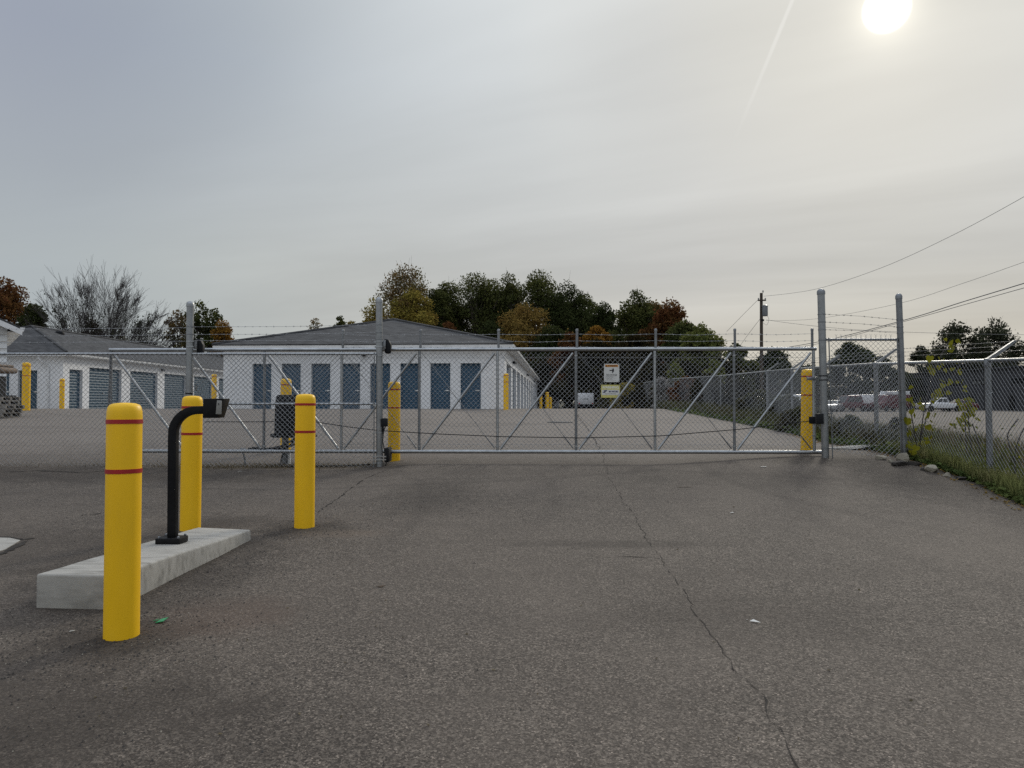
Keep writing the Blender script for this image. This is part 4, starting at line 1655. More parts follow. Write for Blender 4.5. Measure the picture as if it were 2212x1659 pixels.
mb.build('housing', M['black_plastic'], lock, bevel=.01)

# ------------------------------------------------------------------ fence running along the lot
sf = wthing('boundary_fence', (7.28, 11.33, g(7.28, 11.33)), 'long chain link fence with slanted arms running back between the drive and the gravel lot', 'fence')
ft = {7.6: 2.03, 11.33: 2.166, 15.1: 2.305, 18.9: 2.42, 22.9: 2.53, 27: 2.63, 32.5: 2.65, 38.3: 2.77, 43: 2.83, 48: 2.85, 53: 2.85}
ys_f = sorted(ft)
for i, y in enumerate(ys_f):
    x = float(fence_x(y))
    zt = ft[y]
    zg = W(2138, 1046, 11.33).z if y == 11.33 else g(x, y)
    mb = MB()
    mb.tube([(x + (.02 if y < 12 else 0), y, zg - .3), (x, y, zt + .01)], .045 if y < 20 else .038, 14)
    mb.lathe([(.05, -.13), (.052, -.12), (.052, -.005), (.045, .012), (.01, .02)], 14, (x, y, zt + .02))
    mb.build('post', M['galv_dull'], sf, True)
    if i + 1 < len(ys_f):
        y2 = ys_f[i + 1]
        x2 = float(fence_x(y2))
        d = Vector((x2 - x, y2 - y, 0)).normalized()
        mb = MB()
        mb.tube([Vector((x, y, zt)) + d * .0, Vector((x2, y2, ft[y2]))], .0275, 12)
        mb.build('top_rail', M['galv'] if i % 2 else M['galv_dull'], sf, True)
        chain_link('chain_link_mesh', sf, (x - .05, y + .02), (x2 - .05, y2 - .02), g(x, y) + .02, zt - .01, g(x2, y2) + .02, ft[y2] - .01, M['wire'],
                   r=.0028 if y < 20 else .003, pitch=.089 if y < 14 else (.12 if y < 25 else .2))
    if 7 < y < 30:
        mb = MB()
        mb.add([(x - .03, y - .03, zt + .02), (x + .045, y - .03, zt - .0), (x + .45, y - .02, zt + .30), (x + .41, y - .02, zt + .315), (x - .03, y + .03, zt + .02), (x + .045, y + .03, zt - .0), (x + .45, y + .02, zt + .30), (x + .41, y + .02, zt + .315)],
               [[0, 1, 2, 3], [4, 7, 6, 5], [0, 4, 5, 1], [1, 5, 6, 2], [2, 6, 7, 3], [3, 7, 4, 0]])
        mb.build('arm', M['galv_dull'], sf)
for q, zq in ((.18, .14), (.31, .225), (.42, .30)):
    pts = [(float(fence_x(y)) + q, y, ft[y] + zq) for y in ys_f if y < 30]
    barbed(sf, pts, M['wire_dark'])
mb = MB()
x, y = float(fence_x(11.33)), 11.33
z = W(2134, 850, y).z
mb.tube([(x - .05, y - .03, z - .02), (x, y - .05, z - .005), (x + .05, y - .03, z + .02)], .004, 5)
mb.build('tie_wire', M['wire'], sf)


# ------------------------------------------------------------------ ironwork and oddments on the pavement
p = at_ground(1210, 912)
mh = wthing('drain_cover', (p.x, p.y, g(p.x, p.y)), 'worn metal drain cover set in the pavement behind the gate', 'drain cover')
mb = MB()
zz = g(p.x, p.y)
mb.lathe([(.46, -.1), (.46, .006), (.44, .012), (.36, .012), (.36, -.02), (.002, -.02)], 28, (p.x, p.y, zz + .01))
mb.build('ring', M['cast_iron'], mh, True)
mb = MB()
mb.lathe([(.35, -.05), (.35, .0), (.002, .006)], 28, (p.x, p.y, zz + .018))
mb.build('lid', M['cast_iron'], mh, True)

# broken edge of a sunken concrete slab at the left
cp = [at_ground(*q) for q in ((-60, 1162), (-10, 1162), (22, 1163), (44, 1168), (34, 1174), (12, 1187), (-10, 1195), (-70, 1216))]
mb = MB()
n = len(cp)
mb.add([(c.x, c.y, c.z + .006) for c in cp] + [(c.x, c.y, c.z - .05) for c in cp], [list(range(n))] + [[i, i + n, (i + 1) % n + n, (i + 1) % n] for i in range(n)])
tag(mb.build('concrete_patch', M['concrete']), kind='structure')
strip('asphalt_crack', [c + Vector((0, .02, 0)) for c in cp[1:4]] + [at_ground(56, 1166), at_ground(78, 1163)], .07, M['crack'], seed=21)
strip('asphalt_crack', [at_ground(*q) for q in ((54, 1170), (36, 1180), (12, 1192), (-12, 1202))], .09, M['crack'], seed=22, lift=.005)


def scrap(u, v, label, m, pts, name='litter', cat='litter', hgt=.012, group=None):
    p = at_ground(u, v)
    o = wthing(name, (p.x, p.y, p.z), label, cat, group)
    for k, poly in enumerate(pts):
        mb = MB()
        n = len(poly)
        top = [(p.x + a, p.y + b, p.z + .006 + c) for a, b, c in poly]
        bot = [(q[0], q[1], q[2] - .0035) for q in top]
        mb.add(top + bot, [list(range(n)), [n + i for i in range(n - 1, -1, -1)]] + [[i, i + n, (i + 1) % n + n, (i + 1) % n] for i in range(n)])
        mb.build('piece', m, o)
    return o


scrap(348, 1345, 'crumpled green plastic scrap lying on the pavement by the front bollard', M['green_litter'],
      [[(-.03, -.02, .0), (.025, -.025, .012), (.035, .03, .022), (-.02, .035, .008)], [(-.058, .008, .004), (-.03, 0, .012), (-.028, .035, .012), (-.055, .03, .002)]], hgt=.03)
scrap(1630, 1345, 'torn white paper scrap lying beyond the long crack', M['paper'],
      [[(-.026, .02, .0), (.0, .024, .010), (.032, -.02, .003), (.01, -.02, .006)], [(-.042, .045, 0), (-.03, .046, .005), (-.032, .056, .0)]])
scrap(1648, 1033 - 24, 'small white paper scrap near the latch end of the gate', M['paper'], [[(-.05, -.02, 0), (.05, -.03, .004), (.06, .03, .003), (-.02, .03, .0)]])
scrap(1580, 1108, 'bit of white paper between the crack and the latch post', M['paper'], [[(-.025, -.02, 0), (.025, -.02, .004), (.02, .02, .003)]])
scrap(824, 1268, 'dry brown leaf lying alone in the middle of the drive', M['dead_leaf'], [[(-.035, -.012, .004), (.0, -.018, .0), (.035, .0, .01), (.0, .014, .004)]], 'fallen_leaf', 'leaf')
scrap(155, 1365, 'pale wood chip lying before the concrete island', M['paper'], [[(-.014, -.008, 0), (.012, .0, .004), (.014, .012, .003), (-.01, .004, .0)]])
scrap(640, 1018, 'flat white scrap of litter near the gate operator', M['paper'], [[(-.06, -.02, 0), (.05, -.02, .004), (.06, .02, .003), (-.04, .02, .0)]])
scrap(518, 1019, 'small pale scrap of litter under the retracted gate end', M['paper'], [[(-.03, -.02, 0), (.03, -.02, .004), (.03, .02, .003)]])
scrap(1480, 1053, 'dark twig lying across the drive near the gate', M['dead_leaf'], [[(-.12, -.01, 0), (.10, .0, .006), (.11, .012, .006), (-.11, .005, .0)]], 'twig', 'twig')

# loose grit by the bollards and the lane edge
rg = np.random.default_rng(11)


def grit(n, centres, m, name, size=(.003, .009)):
    c = np.array(centres, float)
    k = rg.integers(0, len(c), n)
    xy = c[k, :2] + rg.normal(0, 1, (n, 2)) * c[k, 2:4]
    keep = (xy[:, 0] < edge_x(xy[:, 1]) - .05)
    xy = xy[keep]
    n = len(xy)
    z = G(xy[:, 0], xy[:, 1])
    s = rg.uniform(*size, n)
    base = np.array([[1, 0, 0], [-.5, .87, 0], [-.5, -.87, 0], [0.1, 0, 1.1]])
    rot = rg.uniform(0, 6.28, n)
    vs = np.zeros((n, 4, 3))
    for i in range(4):
        vs[:, i, 0] = xy[:, 0] + s * (base[i, 0] * np.cos(rot) - base[i, 1] * np.sin(rot))
        vs[:, i, 1] = xy[:, 1] + s * (base[i, 0] * np.sin(rot) + base[i, 1] * np.cos(rot))
        vs[:, i, 2] = z + s * base[i, 2] + .0005
    fs = np.concatenate([np.arange(n)[:, None] * 4 + np.array([[a, b, cc]]) for a, b, cc in ((0, 1, 3), (1, 2, 3), (2, 0, 3))])
    tag(link_mesh(name, np_mesh(name, vs.reshape(-1, 3), fs, 3, m)), kind='stuff')


grit(2600, [(-2.45, 4.5, .35, .35), (-3.2, 4.6, .9, .35), (-2.4, 6.3, .25, 1.2), (-2.25, 8.0, .35, .3), (-4.5, 6.5, 1.4, 1.5), (-2.8, 3.2, 1.0, .6), (-1.5, 9.5, .9, .6)], M['rock_dark'], 'dark_grit')
grit(520, [(-2.45, 4.5, .7, .6), (-3.6, 6.0, 1.4, 1.6), (-2.2, 8.0, .5, .4), (0, 6, 3.5, 3), (-4, 12.6, 2.5, .3)], M['rock'], 'pale_grit', (.002, .006))


# ------------------------------------------------------------------ rocks at the pavement edge
def rock(u, v, sx, sy, sz, label, m, seed, dd=0.0, name='rock', cat='rock'):
    p = at_ground(u, v)
    p.y += dd
    rn = random.Random(seed)
    bm = bmesh.new()
    bmesh.ops.create_icosphere(bm, subdivisions=4, radius=1)
    offs = [Vector((rn.gauss(0, 1), rn.gauss(0, 1), rn.gauss(0, 1))).normalized() for _ in range(13)]
    cuts = [rn.uniform(.5, .88) for _ in offs]
    for v in bm.verts:
        for o_, c_ in zip(offs, cuts):
            d = v.co.dot(o_)
            if d > c_:
                v.co -= o_ * (d - c_)
        v.co *= 1 + rn.uniform(-.045, .045)
        v.co = Vector((v.co.x * sx, v.co.y * sy, v.co.z * sz))
    me = bpy.data.meshes.new(name)
    bm.to_mesh(me)
    bm.free()
    me.materials.append(m)
    for q in me.polygons:
        q.use_smooth = True
    me.set_sharp_from_angle(angle=R(28))
    o = link_mesh(name, me, None, (p.x, p.y, p.z + sz * .55), (0, rn.uniform(-.15, .15), rn.uniform(0, 3)))
    return tag(o, label, cat, 'rocks at the foot of the fence')


rock(1968, 1001, .135, .11, .115, 'blocky pale rock beside the leaning panel post', M['rock'], 1, .25)
rock(2017, 1020, .165, .10, .075, 'pale flat rock lowest at the pavement edge', M['rock'], 2, .06)
rock(1906, 993, .12, .09, .05, 'low pale rock under the chain link panel', M['rock'], 3, .05)
rock(1950, 1007, .20, .12, .07, 'dark lump of broken asphalt between the pale rocks', M['rock_dark'], 4, .12)
rock(1988, 1010, .14, .10, .075, 'blackish clod behind the flat pale rock', M['rock_dark'], 5, .22)
rock(2052, 1031, .07, .06, .045, 'small pale stone next down the verge from the flat rock', M['rock'], 7, .08)
rock(1926, 999, .06, .05, .035, 'small pale stone between the low rock and the blocky rock', M['rock'], 8, .04)
rock(1998, 1017, .08, .06, .04, 'small dark stone touching the flat pale rock', M['rock_dark'], 9, .05)
rock(2080, 1037, .10, .08, .04, 'dark crumbled asphalt lump at the grass edge before the nearest fence post', M['rock_dark'], 10, .06)
rock(1842, 972, .62, .25, .05, 'flat grey slab of washed-out concrete beside the latch post', M['concrete'], 6, .2)


# ------------------------------------------------------------------ plants
def leaves(name, pos, size, m, parent=None, origin=(0, 0, 0), seed=0, flat=0.0, asp=.62):
    """One small four-cornered leaf at every position."""
    rn = np.random.default_rng(seed)
    pos = np.asarray(pos) - np.asarray(origin)
    n = len(pos)
    size = np.broadcast_to(np.asarray(size, float), (n,)) * rn.uniform(.7, 1.35, n)
    a = rn.normal(size=(n, 3))
    a[:, 2] *= (1 - flat)
    a /= np.linalg.norm(a, axis=1, keepdims=True)
    b = rn.normal(size=(n, 3))
    b[:, 2] *= (1 - flat)
    b -= a * (a * b).sum(1, keepdims=True)
    b /= np.maximum(np.linalg.norm(b, axis=1, keepdims=True), 1e-6)
    s = size[:, None]
    vs = np.stack([pos - a * s * .5, pos + b * s * asp * .5, pos + a * s * .5, pos - b * s * asp * .5], 1)
    fs = np.arange(n * 4).reshape(n, 4)
    me = np_mesh(name, vs.reshape(-1, 3), fs, 4, m)
    return link_mesh(name, me, parent)


def tree(name, label, u, half, vtop, d, pal, seed, group, leaf=.34, n_clump=84, per=330, low=.22, dens=1.0, vbase=None, cat='tree', squash=1.0, lean=0.0, outer=.55, bark='bark', droop=0.0):
    rn = np.random.default_rng(seed)
    b = W(u, 866, d)
    z0 = g(b.x, d) - .05
    H = W(u, vtop, d).z - z0
    Rr = half / F * d
    t = thing(name, (b.x, d, z0), label, cat, group)
    Rr *= 1.3
    cz = H * (low + 1) / 2
    ch = H * (1 - low) / 2
    # clumps fill an uneven egg
    u3 = rn.normal(size=(n_clump, 3))
    u3 /= np.linalg.norm(u3, axis=1, keepdims=True)
    rad = rn.uniform(outer, 1, n_clump) ** .7
    rad[: n_clump // 4] *= .55
    cen = u3 * rad[:, None]
    lob = 1 + .16 * np.sin(3 * np.arctan2(cen[:, 1], cen[:, 0]) + seed) + rn.normal(0, .06, n_clump)
    top = np.clip(cen[:, 2], 0, 1)
    cr = rn.uniform(.10, .30, n_clump)
    cr[:7] = np.maximum(cr[:7], .21)
    cr = cr * math.sqrt(Rr * ch)
    C3 = np.stack([cen[:, 0] * lob * (Rr - cr * .7) * (1 - .12 * top) + lean * Rr * top, cen[:, 1] * lob * (Rr - cr * .7) * (1 - .12 * top), cz + cen[:, 2] * np.maximum(ch - cr * .75, .3)], 1)
    # a clump at the very top so the height is met
    C3[0] = (lean * Rr, 0, H - cr[0] * .85)
    for q_, (ax, ay, az_) in enumerate(((.26, .1, .9), (-.30, -.1, .86), (.05, .3, .8), (-.1, -.28, .78), (.38, -.1, .74), (-.42, .12, .72))):
        C3[1 + q_] = (lean * Rr + ax * Rr, ay * Rr, cz + ch * (2 * az_ - 1) - cr[1 + q_] * .4)
    per_n = np.maximum(20, (per * dens * (cr / cr.mean()) ** 2).astype(int))
    ids = np.repeat(np.arange(n_clump), per_n)
    n = len(ids)
    w3 = rn.normal(size=(n, 3))
    w3 /= np.linalg.norm(w3, axis=1, keepdims=True)
    rr = rn.uniform(.15, 1, n) ** .55
    P = C3[ids] + w3 * (cr[ids] * rr)[:, None] * np.array([1, 1, .82 * squash])
    # ragged sprays: a few leaves thrown further out
    far = rn.random(n) < .07
    P[far] += w3[far] * (cr[ids][far] * .28)[:, None]
    P[:, 2] = np.maximum(P[:, 2], .15)
    leaves('crown', P, leaf, M_leaf(pal), t, seed=seed)
    # trunk and limbs
    tr = max(.07, H * .018)
    a, bb, r0, r1 = [], [], [], []
    fork = H * max(.12, low * .9)
    a.append((0, 0, -.3)); bb.append((0, 0, fork)); r0.append(tr * 1.25); r1.append(tr * .9)
    top_ = np.array([lean * Rr * .8, 0, H * .9])
    prev = np.array([0, 0, fork])
    spine = [prev]
    for k in range(1, 6):
        q = np.array([0, 0, fork]) + (top_ - np.array([0, 0, fork])) * k / 5 + rn.normal(0, .03 * Rr, 3) * np.array([1, 1, 0])
        a.append(prev); bb.append(q); r0.append(tr * .9 * (1 - (k - 1) / 5.5)); r1.append(tr * .9 * (1 - k / 5.5))
        prev = q
        spine.append(q)
    for i in range(n_clump):
        c = C3[i]
        k = int(np.clip((c[2] - fork) / (H * .9 - fork) * 5 * .75 - .6, 0, 4))
        s0 = spine[k]
        mid = (s0 + c) / 2 + np.array([0, 0, -.06 * np.linalg.norm(c - s0)]) + rn.normal(0, .05 * Rr, 3)
        rb = tr * .38 * (1 - k / 7)
        a += [s0, mid]; bb += [mid, c]; r0 += [rb, rb * .6]; r1 += [rb * .6, rb * .2]
        for _ in range(4):
            e = c + rn.normal(0, 1, 3) * cr[i] * .6
            a.append(c * .55 + mid * .45); bb.append(e); r0.append(rb * .3); r1.append(rb * .1)
    link_mesh('trunk', segs_mesh('trunk', a, bb, r0, r1, M[bark], 5), t)
    return t


def M_leaf(k):
    return L[k]


WOOD = 'trees in the woods behind the storage yard'
spec = [
    # label, u, half, vtop, d, palette, kwargs
    ('tall thinning tree with rusty sparse top, behind the roof peak', 876, 66, 566, 127, 'sparse', dict(n_clump=60, per=130, low=.3)),
    ('bushy yellow olive tree beside the left tall gate post', 890, 72, 624, 122, 'olive', dict(per=300, n_clump=56, low=.1)),
    ('thin olive tree at the left edge of the woods', 812, 36, 640, 121, 'olive', dict(per=110, n_clump=40, low=.15)),
    ('dark green tree just behind the olive tree', 968, 46, 604, 131, 'green', dict(per=300, low=.1)),
    ('tall dark green tree with gappy twin crown above the brown tree', 1030, 62, 585, 129, 'green', dict(per=210, n_clump=62, low=.2)),
    ('dark green tree between the gappy tree and the tallest one', 1098, 46, 588, 130, 'green', dict(per=250, low=.1)),
    ('tallest dark green tree in the middle of the woods', 1165, 60, 581, 128, 'green', dict(per=300, n_clump=60, low=.1)),
    ('broad dark green tree sloping down from the tallest one', 1226, 62, 606, 126, 'deep', dict(per=320, n_clump=60, low=.06)),
    ('golden brown tree standing before the dark green woods', 1132, 80, 652, 119, 'brown', dict(per=330, n_clump=60, low=.05)),
    ('small rust red tree at the roof edge below the olive tree', 968, 26, 694, 119, 'rust', dict(per=220, n_clump=24, low=.1)),
    ('green tree low in the dip of the woods', 1306, 42, 652, 116, 'deep', dict(per=300, low=.05)),
    ('dark green tree standing apart to the right of the dip', 1376, 44, 624, 108, 'green', dict(per=260, n_clump=52, low=.12)),
    ('rust red tree at the right end of the woods', 1450, 50, 646, 104, 'rust', dict(per=270, n_clump=52, low=.08)),
    ('bright orange tree low in the middle of the woods', 1288, 38, 702, 103, 'orange', dict(per=270, n_clump=32, low=.08)),
    ('dark red bush tree below the dip of the woods', 1232, 36, 716, 104, 'rust', dict(per=250, n_clump=30, low=.05)),
    ('dark green tree under the golden brown one', 1060, 40, 690, 117, 'deep', dict(per=250, n_clump=30, low=.02)),
    ('dark tree filling the gap before the orange tree', 1190, 52, 700, 112, 'deep', dict(per=300, n_clump=36, low=.0)),
    ('mid green tree at the near right end of the woods', 1515, 50, 697, 76, 'light', dict(per=260, n_clump=48, low=.1, leaf=.26)),
    ('dark green tree behind the mid green one', 1478, 62, 690, 92, 'green', dict(per=280, n_clump=48, low=.0)),
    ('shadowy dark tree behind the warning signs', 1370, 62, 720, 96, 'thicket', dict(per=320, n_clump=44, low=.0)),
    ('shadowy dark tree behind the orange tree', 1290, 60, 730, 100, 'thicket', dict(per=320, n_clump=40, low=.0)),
    ('bushy dark tree left of the utility pole foot', 1592, 36, 742, 84, 'green', dict(per=260, n_clump=30, low=.0)),
    ('low dark tree right of the utility pole', 1672, 48, 750, 88, 'deep', dict(per=300, n_clump=40, low=-.1)),
    ('full green tree linking the olive tree with the gappy one', 940, 44, 622, 128, 'green', dict(per=330, low=.05)),
    ('full dark tree filling between the gappy tree and the brown one', 1062, 54, 600, 132, 'green', dict(per=330, low=.05)),
    ('full dark tree standing behind the broad sloping one', 1262, 50, 632, 130, 'green', dict(per=330, low=.05)),
    ('rusty green tree between the two trees right of the dip', 1412, 40, 650, 110, 'sparse', dict(per=330, low=.05)),
    ('far dark tree low behind the utility pole', 1630, 60, 790, 120, 'thicket', dict(per=300, n_clump=36, low=-.4)),
    ('far dark tree low behind the latch bollard', 1735, 60, 800, 124, 'thicket', dict(per=300, n_clump=36, low=-.4)),
    ('far dark tree low at the dip of the far treetops', 1560, 50, 790, 118, 'thicket', dict(per=300, n_clump=36, low=-.4)),
]
for i, (lab, u_, half, vt, d_, pal, kw) in enumerate(spec):
    tree('tree', lab, u_, half, vt, d_, pal, 100 + i, WOOD, **kw)

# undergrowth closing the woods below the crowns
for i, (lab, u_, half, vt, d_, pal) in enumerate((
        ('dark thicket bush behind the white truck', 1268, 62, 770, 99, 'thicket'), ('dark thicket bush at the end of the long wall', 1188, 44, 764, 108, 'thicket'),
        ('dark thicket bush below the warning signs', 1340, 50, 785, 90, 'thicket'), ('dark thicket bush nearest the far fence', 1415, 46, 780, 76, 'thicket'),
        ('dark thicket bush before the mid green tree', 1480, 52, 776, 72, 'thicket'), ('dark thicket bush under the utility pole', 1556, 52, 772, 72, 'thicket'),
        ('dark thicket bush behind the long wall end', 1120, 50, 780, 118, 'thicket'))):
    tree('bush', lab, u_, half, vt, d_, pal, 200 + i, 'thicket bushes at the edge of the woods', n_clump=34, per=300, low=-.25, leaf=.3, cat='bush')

# left side
tree('tree', 'rust red tree rising behind the sided building at the edge', 6, 58, 598, 84, 'rust', 301, 'trees behind the left buildings', per=270, n_clump=54, low=.1, leaf=.27)
tree('tree', 'low dark green tree beside the bare tree', 72, 32, 655, 82, 'deep', 302, 'trees behind the left buildings', per=330, n_clump=36, low=.0, leaf=.27)
tree('tree', 'thin sparse green tree left of the tall inner post', 382, 32, 668, 84, 'sparse', 303, 'trees behind the left buildings', per=60, n_clump=34, low=.2, leaf=.30)
tree('tree', 'thin green tree just behind the tall inner post', 428, 30, 648, 86, 'green', 304, 'trees behind the left buildings', per=75, n_clump=38, low=.2, leaf=.30)
tree('tree', 'small tree with green tip right of the tall inner post', 462, 24, 664, 86, 'green', 305, 'trees behind the left buildings', per=80, n_clump=30, low=.2, leaf=.28)
tree('tree', 'small orange tree beside the long building roof', 480, 26, 690, 82, 'orange', 306, 'trees behind the left buildings', per=130, n_clump=26, low=.1, leaf=.26)
tree('tree', 'thin sparse sapling tree behind the roof slope', 680, 20, 686, 127, 'sparse', 307, 'trees behind the left buildings', per=50, n_clump=20, low=.3)
tree('tree', 'dark green treetop peeping over the roof slope', 733, 14, 682, 127, 'green', 308, 'trees behind the left buildings', per=130, n_clump=18, low=.3)
tree('tree', 'low sparse treetop at the roof slope beside the olive tree', 758, 14, 692, 127, 'olive', 309, 'trees behind the left buildings', per=80, n_clump=16, low=.3)

# right side, over the lot
RT = 'trees beyond the gravel lot'
tree('tree', 'dark rounded tree seen through the latch end panel', 1836, 52, 738, 112, 'deep', 321, RT, per=330, n_clump=50, low=.02)
tree('tree', 'lower dark tree right of the rounded one', 1903, 42, 768, 116, 'deep', 322, RT, per=300, n_clump=36, low=.02)
tree('tree', 'small spiky dark tree before the pair of tall dark trees', 1990, 28, 745, 124, 'pine', 323, RT, per=130, n_clump=34, low=.1)
tree('tree', 'tall broad dark evergreen, first of the pair over the metal building', 2064, 56, 690, 132, 'pine', 324, RT, per=105, n_clump=70, low=.12, leaf=.42)
tree('tree', 'tall dark evergreen, second and higher of the pair', 2152, 52, 686, 133, 'pine', 325, RT, per=110, n_clump=66, low=.12, leaf=.42)
tree('tree', 'low dark tree linking the pair of evergreens', 2110, 62, 752, 130, 'pine', 326, RT, per=170, n_clump=40, low=.0, leaf=.42)
tree('tree', 'dark bushy tree behind the parked white van', 1748, 46, 788, 108, 'deep', 327, RT, per=300, n_clump=32, low=.0)
tree('tree', 'dark bushy tree behind the red van', 1948, 40, 800, 122, 'deep', 328, RT, per=220, n_clump=30, low=.0)

# the bare tree
def bare_tree(u, half, vtop, d, seed, label):
    rn = np.random.default_rng(seed)
    b = W(u, 866, d)
    z0 = g(b.x, d)
    H = W(u, vtop, d).z - z0
    Rr = half / F * d
    t = thing('bare_tree', (b.x, d, z0), label, 'tree')
    a, bb, r0, r1, tips = [], [], [], [], []
    z00 = 1.2

    def shoot(p, dirv, length, r, lev):
        n = 6 if lev == 0 else (4 if lev == 1 else 3)
        dirv = np.array(dirv, float)
        for k in range(n):
            q = p + dirv * length / n
            a.append(p.copy()); bb.append(q.copy())
            r0.append(r * (1 - .72 * k / n)); r1.append(r * (1 - .72 * (k + 1) / n))
            p = q
            dirv = dirv + rn.normal(0, (.018, .03, .04, .05)[lev], 3) + np.array([0, 0, .012])
            dirv /= np.linalg.norm(dirv)
            if lev < 3 and (k >= 1 or lev > 0):
                for _ in range((2, 2, 2)[lev] if k < n - 1 else 3):
                    sd = rn.normal(0, 1, 3)
                    sd -= dirv * sd.dot(dirv)
                    sd /= np.linalg.norm(sd)
                    nd = dirv + sd * rn.uniform(.18, .45)
                    nd /= np.linalg.norm(nd)
                    rem = length * (1 - k / n)
                    shoot(p.copy(), nd, max(.5, rem * rn.uniform(.35, .75)) if lev == 0 else length * rn.uniform(.35, .6), r * (1 - .72 * (k + 1) / n) * .55, lev + 1)
        tips.append(p.copy())
    N = 42
    for i in range(N):
        az = i * 2.39996
        pol = math.sqrt((i + .5) / N) * 1.22 + rn.uniform(-.05, .05)
        dv = np.array([math.cos(az) * math.sin(pol), math.sin(az) * math.sin(pol), max(.12, math.cos(pol))])
        dv /= np.linalg.norm(dv)
        # reach out to the dome
        k = 1 / math.sqrt((dv[0] / Rr) ** 2 + (dv[1] / Rr) ** 2 + (dv[2] / (H - z00)) ** 2)
        shoot(np.array([rn.normal(0, .25), rn.normal(0, .25), z00]), dv, k * rn.uniform(.88, 1.0), H * .0068, 0)
    A_, B_ = np.array(a), np.array(bb)
    A_ = np.concatenate([A_, [[0, 0, -.4]]]); B_ = np.concatenate([B_, [[0, 0, z00 + .3]]])
    r0.append(H * .04); r1.append(H * .03)
    rr0 = np.maximum(np.array(r0), .010)
    rr1 = np.maximum(np.array(r1), .008)
    link_mesh('limbs', segs_mesh('limbs', A_, B_, rr0, rr1, M['bark_dark'], 3), t)
    # a few leaves still hanging
    T = np.array(tips)
    low = T[(T[:, 2] < H * .84)]
    cl = low[rn.integers(0, len(low), 8)]
    near = np.min(np.linalg.norm(low[:, None] - cl[None], axis=2), axis=1)
    pick = low[(near < 1.1) & (rn.random(len(low)) < .25) | (rn.random(len(low)) < .035)]
    P = np.repeat(pick, 3, 0) + rn.normal(0, .2, (len(pick) * 3, 3))
    leaves('leaf_clusters', P, .2, L['pine'], t, seed=seed)
    print('bare tree', len(A_), len(P))
    return t


bare_tree(212, 146, 604, 78, 5, 'wide leafless tree with a fan of bare branches behind the left building')
tree('bush', 'dark bush at the foot of the leafless tree', 196, 26, 690, 77, 'thicket', 331, 'trees behind the left buildings', per=220, n_clump=20, low=-.1, leaf=.25, cat='bush')
tree('bush', 'dark low bush below the leafless tree near the roof', 262, 26, 722, 77, 'sparse', 332, 'trees behind the left buildings', per=30, n_clump=22, low=-.1, leaf=.25, cat='bush')

# bushes and weeds along the boundary fence
BF = 'bushes along the boundary fence'
for i, (lab, u_, half, vt, d_, pal, kw) in enumerate((
        ('tangled brown weeds behind the boundary fence near the latch bollard', 1700, 48, 852, 25.5, 'weed', dict(leaf=.085, per=420)),
        ('grey brown mound of brush beyond the bend of the boundary fence', 1640, 50, 840, 29.5, 'weed', dict(leaf=.09, per=420)),
        ('dark brush clinging to the far part of the boundary fence', 1588, 46, 818, 33.5, 'thicket', dict(leaf=.12, per=420)),
        ('dark brush below the bright green sprig on the boundary fence', 1530, 48, 806, 38, 'thicket', dict(leaf=.13, per=420)),
        ('dark red tinted brush on the boundary fence', 1482, 36, 812, 42, 'rust', dict(leaf=.13, per=320)),
        ('dark brush at the far end of the boundary fence', 1440, 42, 820, 47, 'thicket', dict(leaf=.15, per=420)),
        ('dark brush where the fence fades into the woods', 1400, 40, 822, 53, 'thicket', dict(leaf=.16, per=420)),
        ('pale fluffy seed heads hanging over the far boundary fence', 1428, 22, 812, 44, 'pale', dict(leaf=.10, per=110)),
        ('light green sprig standing over the boundary fence', 1458, 24, 782, 50, 'light', dict(leaf=.16, per=190)),
        ('light green leaves reaching over the fence beside the third gate bay', 1545, 24, 774, 46, 'light', dict(leaf=.16, per=140)),
        ('yellow green shrub beside the pale yellow sign', 1352, 32, 826, 60, 'olive', dict(leaf=.18, per=280)),
        ('olive shrub below the pale yellow sign', 1322, 30, 844, 64, 'weed', dict(leaf=.18, per=260)),
        ('thin grey green weeds behind the latch end panel', 1835, 42, 895, 17.5, 'weed', dict(leaf=.05, per=240)),
        ('green weeds at the foot of the latch end panel', 1905, 40, 925, 15.2, 'weed', dict(leaf=.05, per=260)),
        ('brown weeds beside the leaning panel post', 1935, 22, 900, 15.6, 'thicket', dict(leaf=.05, per=160)),
        ('grey weeds beyond the latch bollard', 1742, 48, 874, 21, 'weed', dict(leaf=.07, per=340)))):
    tree('bush', lab, u_, half, vt, d_, pal, 400 + i, BF, n_clump=36, low=-.45, cat='bush', **kw)


